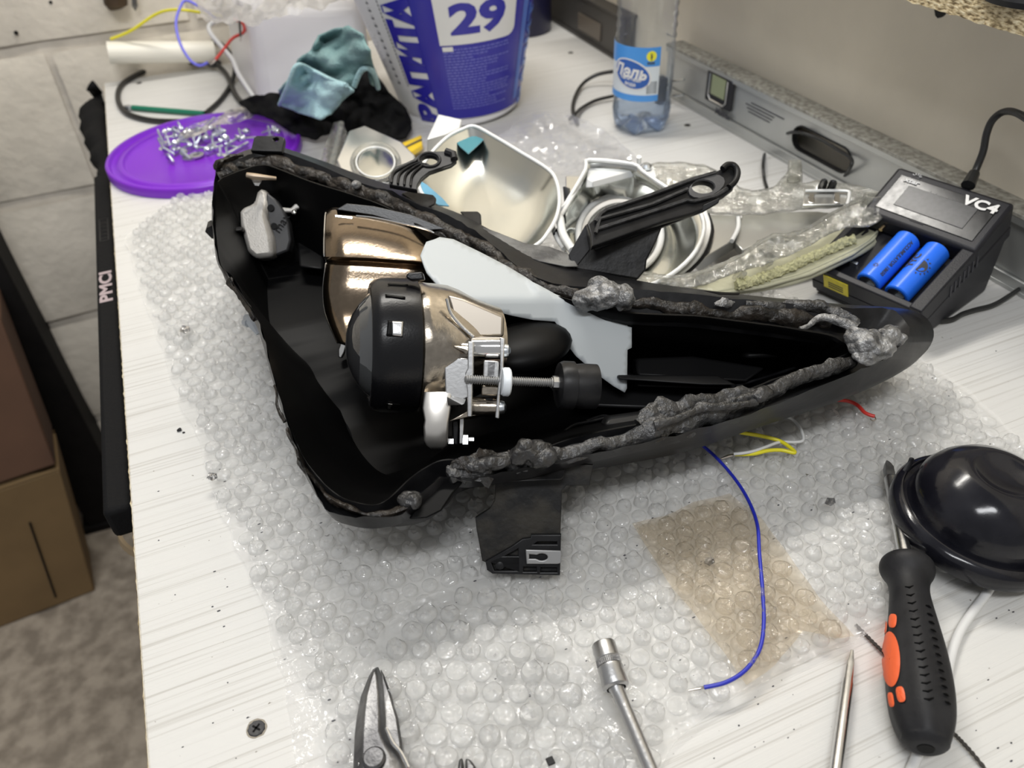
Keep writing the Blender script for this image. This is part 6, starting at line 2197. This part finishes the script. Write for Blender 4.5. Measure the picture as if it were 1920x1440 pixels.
prof2 = [(prof[0][0], prof[0][1])] + [(p.x, p.y) for p in cr([(a, b, 0) for a, b in prof[1:-1]], 4)] + [(0, HL)]


def trilobe(r, h, a, i):
    k = min(1, max(0, (h / HL - .18) / .3)) * (1 if h < HL * .97 else 0)
    return (r * (1 - .035 * k * (1 - math.cos(6 * a))), h)


MB().lathe(prof2, ha, hx, 72, fn=trilobe).build('handle', M_RUB, sd, smooth=50)


def hr(h):
    for (r0_, h0_), (r1_, h1_) in zip(prof2[1:-1], prof2[2:-1]):
        if h0_ <= h <= h1_:
            return r0_ + (r1_ - r0_) * (h - h0_) / max(1e-9, h1_ - h0_)
    return prof2[-2][0]


def hpt(px, py, off):
    """point of the handle skin seen at a pixel"""
    d = dirw(px, py)
    t_ = dep(hb) - .035
    for _ in range(500):
        p = EYE + d * t_
        h_ = (p - ha).dot(hx)
        if 0 < h_ < HL:
            ax_ = ha + hx * h_
            if (p - ax_).length < hr(h_):
                return p + (p - ax_).normalized() * off
        t_ += .0003
    return EYE + d * dep(ha)


def hpatch(cx_, cy_, rx, ry, name, m, off=.0003, rot=0.0, pw=2.0, n=20, k=3):
    rings_ = []
    for q in range(k + 1):
        ring_ = []
        for j in range(n):
            a = 2 * PI * j / n
            c_, s_ = math.cos(a), math.sin(a)
            x_ = rx * math.copysign(abs(c_) ** (2 / pw), c_) * max(.02, q / k)
            y_ = ry * math.copysign(abs(s_) ** (2 / pw), s_) * max(.02, q / k)
            ring_.append(hpt(cx_ + x_ * math.cos(rot) - y_ * math.sin(rot), cy_ + x_ * math.sin(rot) + y_ * math.cos(rot), off if q < k else off * .3))
        rings_.append(ring_)
    return MB().loft(rings_, True, False).build(name, m, sd, smooth=60)


hpatch(1670, 1236, 18, 52, 'paw_pad', M_ORNG, .0006, -.04, k=4, n=28)
hpatch(1674, 1164, 7.5, 13, 'paw_toe', M_ORNG, .0006, .1, 3)
hpatch(1659, 1176, 4.5, 12, 'paw_toe', M_ORNG, .0006, .1, 3)
hpatch(1689, 1302, 8, 15, 'paw_toe', M_ORNG, .0006, -.2, 3)
hpatch(1671, 1312, 5.5, 14, 'paw_toe', M_ORNG, .0006, -.15, 3)
for k in range(15):
    t_ = k / 14
    y_ = 1100 + 210 * t_
    x_ = 1705 + 37 * t_
    for (dx_, w_) in ((0, 9 + 2 * t_), (30 + 6 * t_, 6)):
        if dx_ and k < 2:
            continue
        P = [hpt(x_ + dx_ - w_ * .9, y_ + dx_ * .15, .0000), hpt(x_ + dx_, y_ + dx_ * .15 + 2, .0001), hpt(x_ + dx_ + w_ * .8, y_ + dx_ * .15 - (2 if not dx_ else -5), 0)]
        MB().tube(P, [.0003, .0006, .0003], 6).build('grip_groove', M_BLKIN, sd, smooth=60)
MB().tube([hb - hx * .0002, hb + hx * .0003], [.004, .0035], 16).build('end_mark', M_BLKIN, sd)
sa, sb = ha, at(1664, 870, .0125)
sdir = (sb - sa).normalized()
Ls = (sb - sa).length
MB().lathe([(0, 0), (.0036, 0), (.0036, Ls - .014), (.0033, Ls - .013)], sa, sdir, 20).build('blade_shaft', M_STEEL, sd, smooth=50)
MB().lathe([(.0034, Ls - .013), (.0034, Ls - .004), (.0022, Ls), (.0006, Ls + .003)], sa, sdir, 20, fn=lambda r, h, a, i: (r * (1 - (.35 * abs(math.sin(2 * a)) if i > 0 else 0)), h)).build('blade_tip', M_DSTEEL, sd, smooth=30, label='darkened cross tip')

# second blade, pointed
pt = thing('pointed_screwdriver', 'slim steel screwdriver blade pointing up at the lower right edge', 'screwdriver', at(1580, 1400, 0))
a_, b_ = at(1598, 1219, .0045), at(1564, 1475, .0068)
d_ = b_ - a_
Lp = d_.length
MB().lathe([(0, 0), (.0009, .0003), (.0017, .006), (.0022, .008), (.0026, .018), (.0029, .021), (.0029, Lp)], a_, d_, 20, fn=lambda r, h, a, i: (r * (1 - (.18 * abs(math.sin(2 * a)) if 0 < i < 5 else 0)), h)).build('blade', M_STEEL, pt, smooth=40)
MB().lathe([(.0029, 0), (.007, .002), (.009, .010), (.009, .06), (0, .062)], b_, d_ * 1.0 + Vector((0, 0, .01)), 24).build('handle', M_RUB, pt)

# socket on its driver
so = thing('socket_driver', 'satin steel hex socket with knurled band on a steel bar', 'socket driver', at(1180, 1330, 0))
a_, b_ = at(1131, 1207, .021), at(1155, 1288, .0185)
ds = (b_ - a_).normalized()
Lk = (b_ - a_).length
k_ = dep(a_) / F
b = MB().lathe([(.0042, .006), (.0042, .0006), (.0050, 0), (k_ * 21.5, 0), (k_ * 22.5, .0006), (k_ * 23, Lk * .36), (k_ * 21.5, Lk * .38), (k_ * 21.5, Lk * .52), (k_ * 23.5, Lk * .54), (k_ * 24, Lk * .62), (k_ * 23, Lk * .66), (k_ * 25, Lk * .98), (k_ * 24, Lk), (k_ * 18, Lk + .0008)], a_, ds, 48)
M_SOC = mat('satin_socket_steel', (.50, .50, .50), .34, metal=1, bump=.08, bscale=400)
b.build('socket', M_SOC, so, smooth=40)
g = MB()
for k in range(44):
    a = 2 * PI * k / 44
    u_ = ds.orthogonal().normalized()
    w_ = ds.cross(u_)
    rd = u_ * math.cos(a) + w_ * math.sin(a)
    c_ = a_ + rd * (k_ * 22)
    g.tube([c_ + ds * (Lk * .39), c_ + ds * (Lk * .52)], .00035, 4)
g.build('knurled_band', M_DSTEEL, so, kind='stuff')
e_ = at(1232, 1470, .0155)
dd = (e_ - b_).normalized()
MB().lathe([(0, -.004), (k_ * 16, -.004), (k_ * 16, 0), (k_ * 13, .002), (k_ * 12, .01), (k_ * 12, (e_ - b_).length + .02)], b_, dd, 28).build('bar', M_SOC, so, smooth=50)
MB().lathe([(k_ * 12, 0), (.012, .003), (.0125, .05), (0, .052)], e_ + dd * .02, dd, 24).build('handle', M_RUB, so)

# tin snips
sn = thing('tin_snips', 'worn steel tin snips, closed blades pointing up at the bottom edge', 'snips', at(710, 1400, 0))
zz = .0125
def snip(px, z, thick, name, m=M_DSTEEL, bev=.0012):
    top = [at(x, y, z) for x, y in px]
    lowp = [Vector((p.x, p.y, p.z - thick)) for p in top]
    return MB().loft([lowp, top], True, True).build(name, m, sn, smooth=30, bevel=bev)


snip([(713, 1251), (722, 1268), (733, 1300), (746, 1345), (753, 1390), (755, 1418), (770, 1470), (720, 1480), (715, 1400), (713, 1330)], .0125, .005, 'right_blade')
P = [(709, 1249), (714, 1262), (719, 1300), (722, 1345), (722, 1370), (732, 1388), (752, 1408), (762, 1425), (775, 1470), (660, 1480), (662, 1430), (664, 1380), (668, 1345), (676, 1305), (690, 1270), (700, 1253)]
ridge = []
lo, hi = [], []
ctrx = 700
for (x, y) in P:
    p = at(x, y, .0165)
    lo.append(Vector((p.x, p.y, .0115)))
    hi.append(p)
hi2 = []
for (x, y), p in zip(P, hi):
    q = at(x + (698 - x) * .45, y + 6 if y < 1300 else y, .0205)
    hi2.append(q)
MB().loft([lo, hi, hi2], True, True).build('left_blade', M_DSTEEL, sn, smooth=40, bevel=.0008)
MB().lathe([(0, .0048), (.0042, .0046), (.0052, .0036), (.0054, 0), (.0062, -.001)], at(703, 1428, .0185), (0, 0, 1), 28).build('pivot_bolt', M_DSTEEL, sn)
MB().lathe([(.0062, .0006), (.0072, .0006), (.0076, -.001)], at(703, 1430, .0185), (0, 0, 1), 28).build('pivot_washer', M_STEEL, sn)
MB().tube(cr([at(724, 1366, .0205), at(736, 1392, .0205), at(752, 1412, .020), (at(766, 1440, .020))], 5), .0009, 8).build('shear_edge', M_STEEL, sn)
for (xa, xb) in ((672, 640), (745, 800)):
    MB().tube([at(xa, 1462, .014), at((xa + xb) / 2, 1530, .014), at(xb, 1620, .014)], [.007, .0075, .008], 14, flat=.7).build('grip', M_REDW, sn, smooth=60)

pl = thing('pliers_tip', 'dark tips of small pliers peeking in at the bottom edge', 'pliers', at(872, 1430, 0))
for (x0, x1) in ((855, 869), (872, 890)):
    top = [at(x, y, .016) for x, y in ([(x0 + 5, 1422), (x1 - 1, 1419), (x1, 1500), (x0 - 4, 1500)] if x0 < 870 else [(x0, 1419), (x1 - 8, 1422), (x1 + 2, 1436), (x1 + 6, 1500), (x0 + 1, 1500)])]
    MB().loft([[Vector((p.x, p.y, .008)) for p in top], top], True, True).build('jaw', M_DSTEEL, pl, bevel=.0012)
tag(MB().box(at(1032, 1427, .0125), (.0034, .0036, .0012)).build('black_chip', M_RUB, bevel=.0003), 'tiny square black plastic chip on the bubble wrap at the bottom edge', 'plastic chip')


def woodscrew(px, py, r, lab):
    t_ = thing('wood_screw', lab, 'screw', at(px, py, 0))
    c_ = at(px, py, 0)
    MB().lathe([(0, .0006), (r * .9, .0007), (r, .0002), (r, -.0005)], c_, (0, 0, 1), 20, fn=lambda rr, h, a, i: (rr * (1 + (.05 * math.sin(9 * a) if i > 1 else 0)), h)).build('screw_head', mat('black_phosphate', (.05, .05, .052), .5, metal=.4, bump=.2, bscale=500), t_)
    for an in (.7, .7 + PI / 2):
        MB().box(c_ + Vector((0, 0, .0007)), (r * 1.1, r * .22, .0003), Matrix.Rotation(an, 3, 'Z')).build('cross_slot', M_BLKIN, t_)
    MB().lathe([(r * .9, .00015), (r * 1.2, .0001)], c_, (0, 0, 1), 24, fn=lambda rr, h, a, i: (rr * (1 + .12 * noise.noise(Vector((math.cos(a) * 2, math.sin(a) * 2, px)))) if i else rr, h)).build('chipped_edge', mat('chipped_ring', (.30, .27, .22), .8), t_)


woodscrew(481, 1366, .0042, 'black wood screw sunk in the bench top at the lower left')
for (x, y, lab) in [(1289, 235, 'small dark screw sunk in the bench right of the bottle'), (1070, 99, 'small dark screw sunk in the bench behind the bottle'), (261, 156, 'small dark screw in the bench inside the black cable loop')]:
    woodscrew(x, y, .0035, lab)
# crumbs
for i, (x, y, s_, lab) in enumerate([(336, 806, .0018, 'black crumb of sealant on the bench beside the wrap edge'), (344, 811, .0009, 'small splinter of sealant right of the black crumb')]):
    tag(MB().blob(at(x, y, s_ * .5), s_, s_ * .7, s_ * .6, .5, 400, 2).build('sealant_crumb', M_RUB), lab, 'crumb')
g = MB()
R = random.Random(11)
for k in range(170):
    x, y = R.uniform(280, 1900), R.uniform(640, 1430)
    s_ = R.uniform(.0002, .0005)
    onw = inpoly(x, y, WRAP)
    g.blob(at(x, y, .0095 if onw else s_ * .5), s_ * R.uniform(1, 2.6), s_, s_ * .6, .3, 500, 1)
g = g.build('dirt_specks', M_DPRINT)
tag(g, 'tiny dark dirt specks scattered over bench and bubble wrap', 'dirt', None, 'stuff')
for i, (x, y, lab) in enumerate([(396, 893, 'small smoky film scrap at the left edge of the bubble wrap'), (345, 617, 'grey smudge of film scrap at the upper left of the wrap'), (1555, 940, 'grey film scrap on the wrap left of the domed cap'), (1328, 1052, 'grey film scrap at the top of the tan wrap')]):
    v, f = sheetmesh([(x - 9, y + 4), (x - 4, y - 7), (x + 10, y - 6), (x + 12, y + 3), (x + 2, y + 9)], lambda a, b_: at(a, b_, .0115 + .002 * noise.noise(Vector((a * .2, b_ * .2, 0)))), 3)
    tag(MB().add(v, f).build('film_scrap', MATS.get('smoky_film') or film('smoky_film', (.35, .35, .36), .35, .2, .2, .6, 200, (.12, .12, .12)), smooth=60), lab, 'scrap')

# cables at the right front
wire('white_cable', [(1868, 1080, .006), (1850, 1112, .0035), (1822, 1150, .003), (1800, 1184, .003), (1785, 1225, .003), (1768, 1300, .003), (1740, 1380, .003), (1722, 1412, .003), (1700, 1465, .003)], 9, M_WHW, 'pale grey cable running from under the domed cap to the bottom edge', 'cable')
P = []
R = random.Random(2)
for i, (x, y) in enumerate([(1605, 1172), (1625, 1192), (1645, 1212), (1665, 1232), (1690, 1262), (1720, 1300), (1750, 1338), (1785, 1372), (1805, 1392), (1830, 1420), (1860, 1458)]):
    P.append(at(x, y, .0022))
g = MB()
PP = cr(P, 12)
for ph in (0, PI):
    g.tube([p + Vector((math.cos(i * .9 + ph), 0, .6 * math.sin(i * .9 + ph))) * .0005 for i, p in enumerate(PP)], .0006, 6)
tag(g.build('dark_twine', mat('dark_twine', (.05, .045, .04), .9)), 'thin dark twisted twine passing under the screwdriver handle', 'twine')
